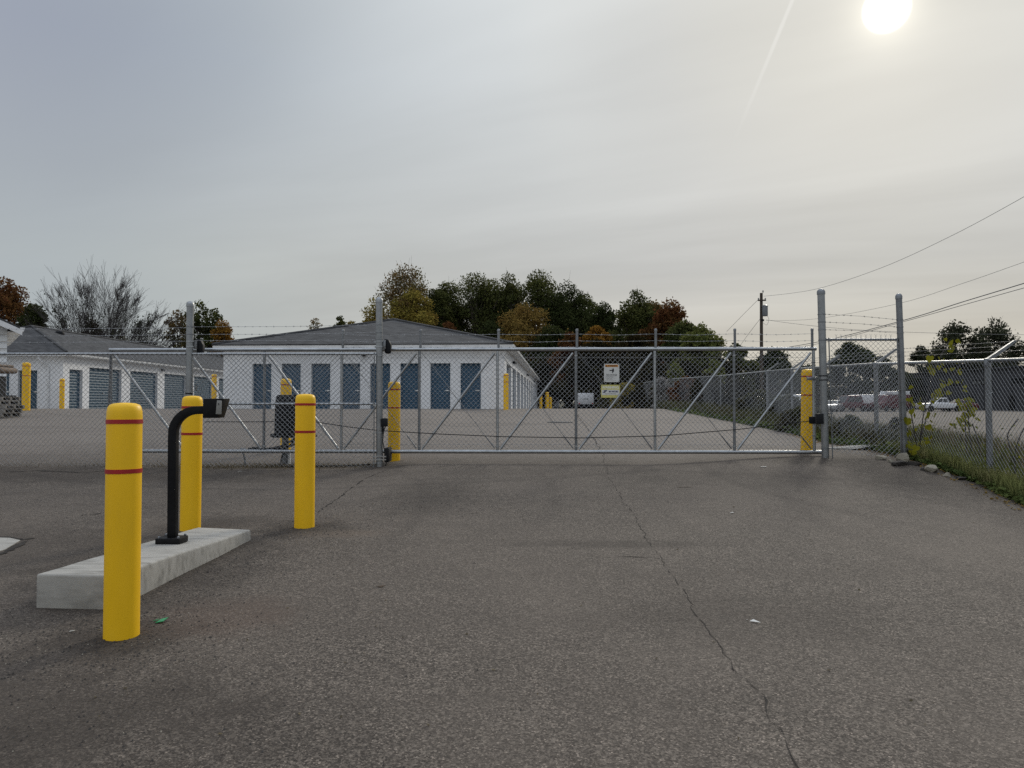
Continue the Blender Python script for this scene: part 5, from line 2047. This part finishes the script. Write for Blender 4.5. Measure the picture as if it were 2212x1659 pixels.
def blades(name, xy, h, m, seed, width=.006, lean=.35):
    rn = np.random.default_rng(seed)
    n = len(xy)
    z = G(xy[:, 0], xy[:, 1]) - .01
    hh = h * rn.uniform(.45, 1.25, n)
    az = rn.uniform(0, 6.28, n)
    dx, dy = np.cos(az), np.sin(az)
    ln = hh * lean * rn.uniform(.2, 1.6, n)
    wv = width * rn.uniform(.6, 1.4, n)
    b0 = np.stack([xy[:, 0] - dy * wv, xy[:, 1] + dx * wv, z], 1)
    b1 = np.stack([xy[:, 0] + dy * wv, xy[:, 1] - dx * wv, z], 1)
    m0 = np.stack([xy[:, 0] + dx * ln * .35 - dy * wv * .8, xy[:, 1] + dy * ln * .35 + dx * wv * .8, z + hh * .6], 1)
    m1 = np.stack([xy[:, 0] + dx * ln * .35 + dy * wv * .8, xy[:, 1] + dy * ln * .35 - dx * wv * .8, z + hh * .6], 1)
    tp = np.stack([xy[:, 0] + dx * ln, xy[:, 1] + dy * ln, z + hh], 1)
    V = np.stack([b0, b1, m1, m0, tp], 1).reshape(-1, 3)
    k = np.arange(n)[:, None] * 5
    Ft = np.concatenate([k + np.array([[0, 1, 2]]), k + np.array([[0, 2, 3]]), k + np.array([[3, 2, 4]])])
    return tag(link_mesh(name, np_mesh(name, V, Ft, 3, m)), kind='stuff')


def strip_points(n, y0, y1, a0, a1, seed, power=1.0, clumpy=.5):
    """Points between the pavement edge (+a0) and the fence line (+a1)."""
    rn = np.random.default_rng(seed)
    y = y0 + (y1 - y0) * rn.random(n) ** power
    e = edge_x(y) + a0
    f = np.maximum(fence_x(y) + a1, e + .1)
    x = e + (f - e) * rn.random(n)
    keep = rn.random(n) < (1 - clumpy) + clumpy * (.5 + .5 * np.sin(x * 5.1 + seed) * np.sin(y * 3.7 + 2 * seed))
    return np.stack([x[keep], y[keep]], 1)


P1 = strip_points(60000, 7.0, 14.0, .02, 1.6, 1, 1.2)
blades('grass_verge', P1, .25, L['grass'], 1)
P2 = strip_points(9000, 13.0, 24.0, .05, 2.4, 2, 1.3)
blades('grass_verge', P2, .22, L['grass'], 2, width=.009)
P2 = strip_points(26000, 14.0, 42.0, .1, 2.6, 12, 1.2, .8)
blades('tall_weeds', P2, .45, L['weed'], 12, width=.010)
P3 = strip_points(9000, 7.0, 20.0, .5, 2.6, 3, 1.1, .9)
blades('tall_weeds', P3, .50, L['dry'], 3, width=.004, lean=.35)
P3 = strip_points(12000, 7.0, 17.0, .5, 2.3, 13, 1.1, .85)
blades('tall_weeds', P3, .36, L['weed'], 13, width=.007, lean=.6)
P3 = strip_points(9000, 7.0, 18.0, .15, 1.8, 14, 1.1, .95)
z3 = G(P3[:, 0], P3[:, 1])
rl = np.random.default_rng(15)
tag(leaves('weed_leaves', np.concatenate([P3, (z3 + rl.gamma(2.0, .09, len(P3)))[:, None]], 1), .055, L['light'], seed=15, flat=.3), kind='stuff')
P3 = strip_points(5200, 7.0, 20.0, -.28, .6, 16, 1.0, .9)
z3 = G(P3[:, 0], P3[:, 1])
tag(leaves('leaf_litter', np.concatenate([P3, (z3 + .012)[:, None]], 1), .045, L['brown'], seed=16, flat=.85), kind='stuff')
xx = rl.uniform(-7, 6.5, 260)
yy = rl.uniform(3, 13, 260)
xx, yy = xx[(xx < edge_x(yy) - .1)], yy[(xx < edge_x(yy) - .1)]
tag(leaves('leaf_litter', np.stack([xx, yy, G(xx, yy) + .006], 1), .022, L['dry'], seed=17, flat=.92), kind='stuff')
P4 = strip_points(20000, 6.5, 13.2, -.05, .75, 4, 1.0, .75)
z4 = G(P4[:, 0], P4[:, 1])
rn_ = np.random.default_rng(9)
pos = np.concatenate([P4, (z4 + np.abs(rn_.normal(.03, .035, len(P4))))[:, None]], 1)
tag(leaves('creeper_cover', pos, .07, L['creeper'], seed=9, flat=.55, asp=.8), kind='stuff')
P5 = strip_points(16000, 13.5, 36.0, -.06, .8, 5, 1.2, .75)
z5 = G(P5[:, 0], P5[:, 1])
pos = np.concatenate([P5, (z5 + np.abs(rn_.normal(.05, .06, len(P5))))[:, None]], 1)
tag(leaves('creeper_cover', pos, .08, L['creeper'], seed=10, flat=.5, asp=.8), kind='stuff')
# rough lot edge, sparse
rn_ = np.random.default_rng(31)
yy = rn_.uniform(6, 40, 9000)
xx = fence_x(yy) + 1.2 + np.abs(rn_.normal(0, 1.6, len(yy)))
blades('dry_grass', np.stack([xx, yy], 1), .16, L['dry'], 6, width=.007)
# dry tufts under the retracting gate end
xx = rn_.normal(-4.3, 1.2, 2600)
yy = rn_.normal(13.75, .16, 2600)
k = (xx > -8) & (xx < -2.4)
blades('dry_grass', np.stack([xx[k], yy[k]], 1), .055, L['dry'], 7, width=.004, lean=.9)
xx = rn_.uniform(-16, -5.2, 700)
yy = rn_.normal(13.55, .10, 700)
blades('dry_grass', np.stack([xx, yy], 1), .05, L['dry'], 8, width=.004, lean=.9)


# ------------------------------------------------------------------ leafy saplings by the leaning post
def heart_leaf_mesh():
    out = [(0, 0), (.32, -.12), (.52, .12), (.50, .42), (.28, .75), (0, 1.08), (-.28, .75), (-.50, .42), (-.52, .12), (-.32, -.12)]
    vs = [(x, y, -.10 * abs(x) * 2 + .1 * math.sin(y * 2.5)) for x, y in out] + [(0, .45, .06)]
    n = len(out)
    fs = [(i, (i + 1) % n, n) for i in range(n)]
    return np_mesh('leaf', vs, fs, 3, L['vine'], True)


leaf_me = heart_leaf_mesh()


def sapling(label, stems, leaf_spots, size, seed, base):
    rn = random.Random(seed)
    t = wthing('sapling', tuple(base), label, 'sapling', 'leafy saplings growing through the boundary fence')
    for pts in stems:
        sagline('stem', pts, .009, M['bark_dark'], t)
    for c in leaf_spots:
        o = link_mesh('leaf', leaf_me, t, tuple(Vector(c) - Vector(base)), (rn.uniform(R(200), R(300)), rn.uniform(-.6, .6), rn.uniform(-1.2, 1.2)))
        s = size * rn.uniform(.6, 1.25)
        o.scale = (s, s, s)
    return t


rn = random.Random(4)
bp = Vector((7.5, 13.2, g(7.5, 13.2)))
sp = []
for (u_, v_s, su, sv, n_) in ((2052, 742, 12, 12, 9), (2048, 795, 22, 25, 12), (2075, 830, 14, 16, 9), (2028, 850, 14, 22, 8), (2005, 880, 22, 18, 10), (1985, 925, 16, 30, 14), (1998, 960, 18, 22, 16), (2012, 780, 14, 12, 5), (1968, 880, 8, 20, 7), (1962, 940, 6, 24, 8), (1975, 985, 16, 12, 14)):
    for _ in range(n_):
        sp.append(W(rn.gauss(u_, su * .8), rn.gauss(v_s, sv * .8), rn.uniform(12.7, 13.7)))
st1 = [[W(1985, 1000, 13.2), W(1990, 930, 13.1), W(2002, 860, 13.2), W(2022, 790, 13.3), W(2050, 738, 13.3)],
       [W(1985, 1000, 13.2), W(1978, 950, 13.1), W(1968, 890, 13.0), W(1966, 860, 13.0)],
       [W(1998, 890, 13.2), W(2030, 850, 13.2), W(2060, 812, 13.2), W(2072, 790, 13.2)],
       [W(1990, 940, 13.2), W(2008, 880, 13.1), W(2020, 845, 13.1)]]
sapling('yellow leaved sapling climbing beside the leaning panel post', st1, sp, .095, 4, W(1985, 1000, 13.2))
sp = []
for (u_, v_s, su, sv, n_) in ((2090, 868, 7, 10, 8), (2084, 900, 10, 18, 18), (2098, 895, 8, 16, 12), (2062, 915, 12, 5, 6), (2075, 880, 6, 8, 4)):
    for _ in range(n_):
        sp.append(W(rn.gauss(u_, su * .7), rn.gauss(v_s, sv * .7), rn.uniform(12.1, 12.6)))
st2 = [[W(2112, 1030, 12.3), W(2104, 990, 12.3), W(2096, 950, 12.3), W(2092, 905, 12.3), W(2088, 862, 12.3)],
       [W(2098, 1010, 12.3), W(2088, 970, 12.3), W(2086, 930, 12.3), W(2084, 890, 12.3)],
       [W(2092, 985, 12.3), W(2075, 982, 12.3), W(2058, 990, 12.3)],
       [W(2112, 1030, 12.3), W(2120, 1000, 12.3), W(2112, 950, 12.3), W(2100, 915, 12.3)]]
sapling('short yellow leaved sapling hanging on the mesh before the white pickup', st2, sp, .085, 5, W(2112, 1030, 12.3))
st3 = [[W(2196, 1060, 11.0), W(2192, 990, 11.0), W(2200, 950, 11.0), W(2216, 920, 11.0)], [W(2192, 1000, 11.0), W(2180, 960, 11), W(2178, 935, 11), W(2200, 905, 11)]]
sapling('bare thin stems on the mesh beyond the nearest fence post', st3, [W(2204, 985, 11), W(2198, 960, 11)], .05, 6, W(2196, 1060, 11.0))

# ------------------------------------------------------------------ utility pole and wires
pd = 65.0
pb = W(1645, 860, pd)
pz = g(pb.x, pd)
ptop = W(1644.5, 633, pd)
up_ = wthing('utility_pole', (pb.x, pd, pz), 'dark wooden utility pole with a transformer can behind the gate', 'utility pole')
mb = MB()
mb.tube([(pb.x, pd, pz - .5), (ptop.x, pd, ptop.z)], [.18, .125], 12)
mb.build('shaft', M['pole_wood'], up_, True)
tc = W(1652.5, 671, pd - .3)
mb = MB()
mb.lathe([(.02, -.50), (.22, -.48), (.24, -.40), (.24, .36), (.26, .38), (.26, .44), (.12, .50), (.02, .52)], 16, tuple(tc))
mb.build('transformer', M['galv_dull'], up_, True)
mb = MB()
mb.box(ptop.x - .35, ptop.x + .35, pd - .2, pd - .1, ptop.z - .72, ptop.z - .60)
mb.build('crossarm', M['pole_wood'], up_)
for dx, dz in ((-.3, -.55), (.3, -.55), (.1, .12)):
    mb = MB()
    mb.lathe([(.03, -.10), (.07, -.06), (.05, .0), (.07, .04), (.03, .10)], 10, (ptop.x + dx, pd - .15, ptop.z + dz))
    mb.build('insulator', M['grey_plastic'], up_, True)
mb = MB()
mb.box(pb.x - .02, pb.x + .22, pd - .2, pd + .1, W(1645, 692, pd).z - .08, W(1645, 692, pd).z + .08)
mb.build('bracket', M['black'], up_)


def wire(label, pts, r, name='power_line', cat='wire', m='wire_dark'):
    o = wthing(name, tuple(pts[0]), label, cat, 'overhead wires')
    sagline('conductor', pts, r, M[m], o)
    return o


wire('topmost overhead wire running from the pole top', [W(1650, 640, pd), W(1760, 625, 58), W(1900, 580, 50), W(2050, 512, 43), W(2212, 425, 36.5), W(2480, 270, 29)], .012)
wire('thin overhead wire below the topmost one', [W(1655, 692, pd), W(1760, 689, 59), W(1940, 656, 49), W(2080, 612, 43), W(2212, 566, 38), W(2480, 470, 30)], .010)
wire('thick bundled cable sagging behind the leaning post', [W(1650, 758, pd), W(1780, 736, 57), W(1955, 691, 47), W(2080, 652, 41.5), W(2212, 612, 36.5), W(2480, 530, 29)], .024)
wire('second strand hanging just under the bundled cable', [W(1650, 761, pd), W(1780, 740, 57), W(1955, 694, 47), W(2080, 659, 41.5), W(2212, 622, 36.5), W(2480, 548, 29)], .016)
wire('long level wire sloping down from the pole past both leaning posts', [W(1655, 691, pd), W(1740, 702, 64), W(1860, 713, 62), W(2040, 720, 60), W(2212, 723, 58), W(2500, 727, 54)], .014)
wire('upper guy wire sloping down from the pole towards the woods', [W(1640, 645, pd), W(1605, 680, 68), W(1570, 716, 71)], .014)
wire('lower guy wire sloping down from the pole', [W(1641, 690, pd), W(1612, 728, 66), W(1590, 760, 67)], .014)
wire('slack drop wire looping below the transformer can', [W(1656, 680, pd - .3), W(1661, 690, pd - .3), W(1656, 702, pd - .2), W(1648, 697, pd - .2)], .012)


# ------------------------------------------------------------------ vehicles across the lot
def vehicle(label, cat, u, d, length, width, height, prof, cabin, paint, rz, wheel_r=.36, wheels=(.18, .80), v=888, cargo=None, name='parked_car', lamp=True):
    """prof: lower body outline (x share, z) ; cabin: (x0b, x1b, x0t, x1t, z0, z1) in shares of length and metres. Front at +x."""
    b = W(u, v, d)
    z = g(b.x, d)
    t = thing(name, (b.x, d, z), label, cat, 'vehicles parked across the lot', rz)
    mb = MB()
    mb.prism([(x * length - length / 2, zz) for x, zz in prof], 1, -width / 2, width / 2)
    mb.build('body', paint, t, bevel=.06, seg=2)
    if cabin:
        xb0, xb1, xt0, xt1, z0, z1 = cabin
        xs = [q * length - length / 2 for q in (xb0, xb1, xt1, xt0)]
        wb, wt = width / 2 * .95, width / 2 * .80
        vs = [(xs[0], -wb, z0), (xs[1], -wb, z0), (xs[2], -wt, z1), (xs[3], -wt, z1), (xs[0], wb, z0), (xs[1], wb, z0), (xs[2], wt, z1), (xs[3], wt, z1)]
        mb = MB()
        mb.add(vs, [[0, 1, 2, 3], [5, 4, 7, 6], [1, 5, 6, 2], [4, 0, 3, 7], [3, 2, 6, 7]])
        mb.build('cabin', paint, t, bevel=.05)
        V8 = [Vector(q) for q in vs]

        def pane(i0, i1, i2, i3, s0, s1, t0, t1, nm):
            def pt(s, tt):
                return V8[i0].lerp(V8[i1], s).lerp(V8[i3].lerp(V8[i2], s), tt)
            q = [pt(s0, t0), pt(s1, t0), pt(s1, t1), pt(s0, t1)]
            nrm = (q[1] - q[0]).cross(q[3] - q[0]).normalized()
            c = sum(V8, Vector()) / 8
            if nrm.dot(q[0] - c) < 0:
                nrm = -nrm
            m2 = MB()
            m2.add([p + nrm * .012 for p in q] + [p - nrm * .02 for p in q], [[0, 1, 2, 3], [7, 6, 5, 4]] + [[i, i + 4, (i + 1) % 4 + 4, (i + 1) % 4] for i in range(4)])
            m2.build(nm, M['glass_dark'], t)
        for side in ((0, 1, 2, 3), (4, 5, 6, 7)):
            pane(*side, .08, .48, .15, .86, 'window')
            pane(*side, .53, .92, .15, .86, 'window')
        pane(1, 5, 6, 2, .07, .93, .1, .9, 'windscreen')
        pane(4, 0, 3, 7, .07, .93, .1, .9, 'rear_window')
    for fx_ in wheels:
        for sy in (-1, 1):
            mb = MB()
            mb.lathe([(wheel_r * .55, -.11), (wheel_r * .92, -.11), (wheel_r, -.07), (wheel_r, .07), (wheel_r * .92, .11), (wheel_r * .55, .11)], 20)
            wl = link_mesh('wheel', mb.mesh('wheel', M['tyre'], True), t, (fx_ * length - length / 2, sy * (width / 2 - .08), wheel_r), (R(90), 0, 0))
            mb = MB()
            mb.lathe([(wheel_r * .54, -.09), (wheel_r * .54, .09), (wheel_r * .2, .095)], 14)
            link_mesh('rim', mb.mesh('rim', M['chrome'], True), wl)
    if lamp:
        for sy in (-1, 1):
            mb = MB()
            mb.box(length / 2 - .06, length / 2 + .015, sy * width * .36 - .16, sy * width * .36 + .16, .66, .84)
            mb.build('headlight', M['lamp_glass'], t, bevel=.02)
    if cargo:
        x0, x1, z0, z1, mm = cargo
        mb = MB()
        mb.box(x0 * length - length / 2, x1 * length - length / 2, -width / 2 * 1.03, width / 2 * 1.03, z0, z1)
        mb.build('cargo_box', mm, t, bevel=.04)
    return t


car_prof = [(0, .32), (1, .32), (1.0, .75), (.97, .84), (.70, .96), (.02, .98), (0, .8)]
pick_prof = [(0, .42), (1, .42), (1.0, .92), (.97, 1.02), (.66, 1.08), (.40, 1.08), (.385, 1.02), (0, 1.02)]
vehicle('white pickup with dark windows parked before the dark metal building', 'pickup', 2030, 93, 5.2, 1.9, 1.75, pick_prof, (.36, .70, .41, .58, 1.07, 1.72), M['car_white'], R(180), .38, name='pickup_truck')
vehicle('dark red car half hidden behind the white pickup', 'car', 2068, 97, 4.5, 1.8, 1.5, car_prof, (.12, .70, .22, .52, .96, 1.48), M['car_red'], R(170))
van_prof = [(0, .40), (1, .40), (1.0, .95), (.96, 1.1), (.86, 1.18), (.76, 2.05), (.0, 2.1)]
vehicle('tall red van with a white roof box parked beside the leaning post', 'van', 1922, 93, 5.0, 2.0, 2.6, van_prof, None, M['car_red'], R(200), .38, cargo=(.05, .6, 2.1, 2.55, M['car_white']), name='parked_van')
tr_prof = [(0, .55), (1, .55), (1, .70), (0, .70)]
vehicle('white box trailer parked between the two red vehicles', 'trailer', 1880, 94, 4.2, 2.1, 2.3, tr_prof, None, M['car_white'], R(180), .34, wheels=(.45, .6), cargo=(0, 1, .7, 2.15, M['car_white']), name='box_trailer', lamp=False)
vehicle('dark red pickup with a sloping nose parked beside the white trailer', 'pickup', 1830, 93, 5.0, 1.95, 2.1, pick_prof, (.15, .72, .2, .56, 1.05, 2.0), M['car_red'], R(196), .4, name='pickup_truck')
vehicle('silver car with shining headlights beside the latch post', 'car', 1797, 90, 4.4, 1.8, 1.45, car_prof, (.12, .70, .22, .52, .96, 1.42), M['car_silver'], R(235))
vehicle('white van seen through the last gate bay', 'van', 1716, 86, 5.2, 2.0, 2.3, van_prof, None, M['car_white'], R(215), .36, name='parked_van')
vehicle('grey car left of the white van in the lot', 'car', 1676, 88, 4.4, 1.8, 1.5, car_prof, (.12, .70, .22, .52, .96, 1.46), M['car_silver'], R(190))

# the white truck on the far drive
tb = W(1265.5, 880, 95)
tz = W(1265.5, 884, 95).z - .05
tk = thing('box_truck', (tb.x, 95, tz), 'white box truck parked at the far end of the drive, seen from behind', 'truck', None, R(-3))
mb = MB()
mb.box(-1.02, 1.02, 0, 4.2, .66, 2.12)
mb.build('cargo_box', M['car_white'], tk, bevel=.07)
mb = MB()
mb.box(-.8, .8, -.1, 5.8, .40, .64)
mb.build('chassis', M['black'], tk)
mb = MB()
mb.box(-.95, .95, -.18, -.08, .30, .46)
mb.build('bumper', M['black_plastic'], tk, bevel=.02)
mb = MB()
mb.box(-.9, .9, 4.3, 6.0, .5, 1.9)
mb.build('cab', M['car_white'], tk, bevel=.1)
for x_ in (-.8, .8):
    for y_ in (.9, 5.0):
        mb = MB()
        mb.lathe([(.2, -.13), (.36, -.13), (.38, -.08), (.38, .08), (.36, .13), (.2, .13)], 18)
        link_mesh('wheel', mb.mesh('wheel', M['tyre'], True), tk, (x_, y_, .38), (0, R(90), 0))
for x_ in (-.85, .85):
    mb = MB()
    mb.box(x_ - .08, x_ + .08, -.03, -.002, .72, .86)
    mb.build('tail_light', M['red_tape'], tk)
mb = MB()
for k in range(3):
    mb.box(-.28 + k * .22, -.14 + k * .22, -.012, -.003, 1.30, 1.44)
mb.build('emblem', M['ink_grey'], tk)


# ------------------------------------------------------------------ pallets by the sided building
def pallet_parts(parent, L_=1.2, W_=1.0):
    for i in range(7):
        y = -W_ / 2 + (i + .5) * W_ / 7
        mb = MB()
        mb.box(-L_ / 2, L_ / 2, y - .05, y + .05, .115, .137)
        mb.build('deck_board', M['pallet_wood'], parent)
    for y in (-W_ / 2 + .05, 0, W_ / 2 - .05):
        mb = MB()
        mb.box(-L_ / 2, L_ / 2, y - .045, y + .045, .022, .1145)
        mb.build('stringer', M['pallet_wood'], parent)
    for x in (-L_ / 2 + .06, 0, L_ / 2 - .06):
        mb = MB()
        mb.box(x - .05, x + .05, -W_ / 2, W_ / 2, 0, .0215)
        mb.build('bottom_board', M['pallet_wood'], parent)


dpal = 25.0
base = W(8, 892, dpal)
pz0 = g(base.x, dpal)
zc = pz0 + .01
LP = 1.2
for lab, u_end in (('lowest pallet of the stack by the sided building', 25), ('second pallet up in the stack by the sided building', 28), ('third pallet up, jutting out furthest from the stack', 30.5),
                   ('fourth pallet up in the stack by the sided building', 21.5), ('topmost pallet of the stack, under the crate', 20.5)):
    xe = W(u_end, 880, dpal).x
    t = thing('pallet', (xe - LP / 2, dpal + random.uniform(-.05, .08), zc), lab, 'pallet', 'wooden pallets stacked at the sided building', random.uniform(-.05, .05))
    pallet_parts(t, LP)
    zc += .1385
xe = W(19, 830, dpal).x
ct = thing('crate', (xe - .45, dpal, zc), 'dark open crate with a white corner post standing on the pallets', 'crate')
mb = MB()
mb.box(-.45, .45, -.4, .4, 0, .05)
mb.build('floor', M['black_plastic'], ct)
for k in range(3):
    mb = MB()
    mb.box(-.45, .2, -.40, -.37, .12 + k * .2, .25 + k * .2)
    mb.build('slat', M['black_plastic'], ct)
for x_ in (-.43, .22):
    mb = MB()
    mb.box(x_ - .045, x_ + .045, -.43, -.405, .02, .78)
    mb.build('corner_post', M['trim_white'], ct)
mb = MB()
mb.box(-.43, .10, -.3, .38, .05, .70)
mb.build('load', M['black_plastic'], ct)
zc += .79
tp = thing('folded_tarp', (xe - .42, dpal, zc), 'brown folded tarp lying on top of the dark crate', 'tarp')
mb = MB()
mb.box(-.5, .46, -.45, .45, 0, .20)
mb.build('lower_fold', M['tarp'], tp, bevel=.09, seg=4)
mb = MB()
mb.box(-.5, .33, -.4, .42, .201, .30)
mb.build('upper_fold', M['tarp'], tp, bevel=.045, seg=3)
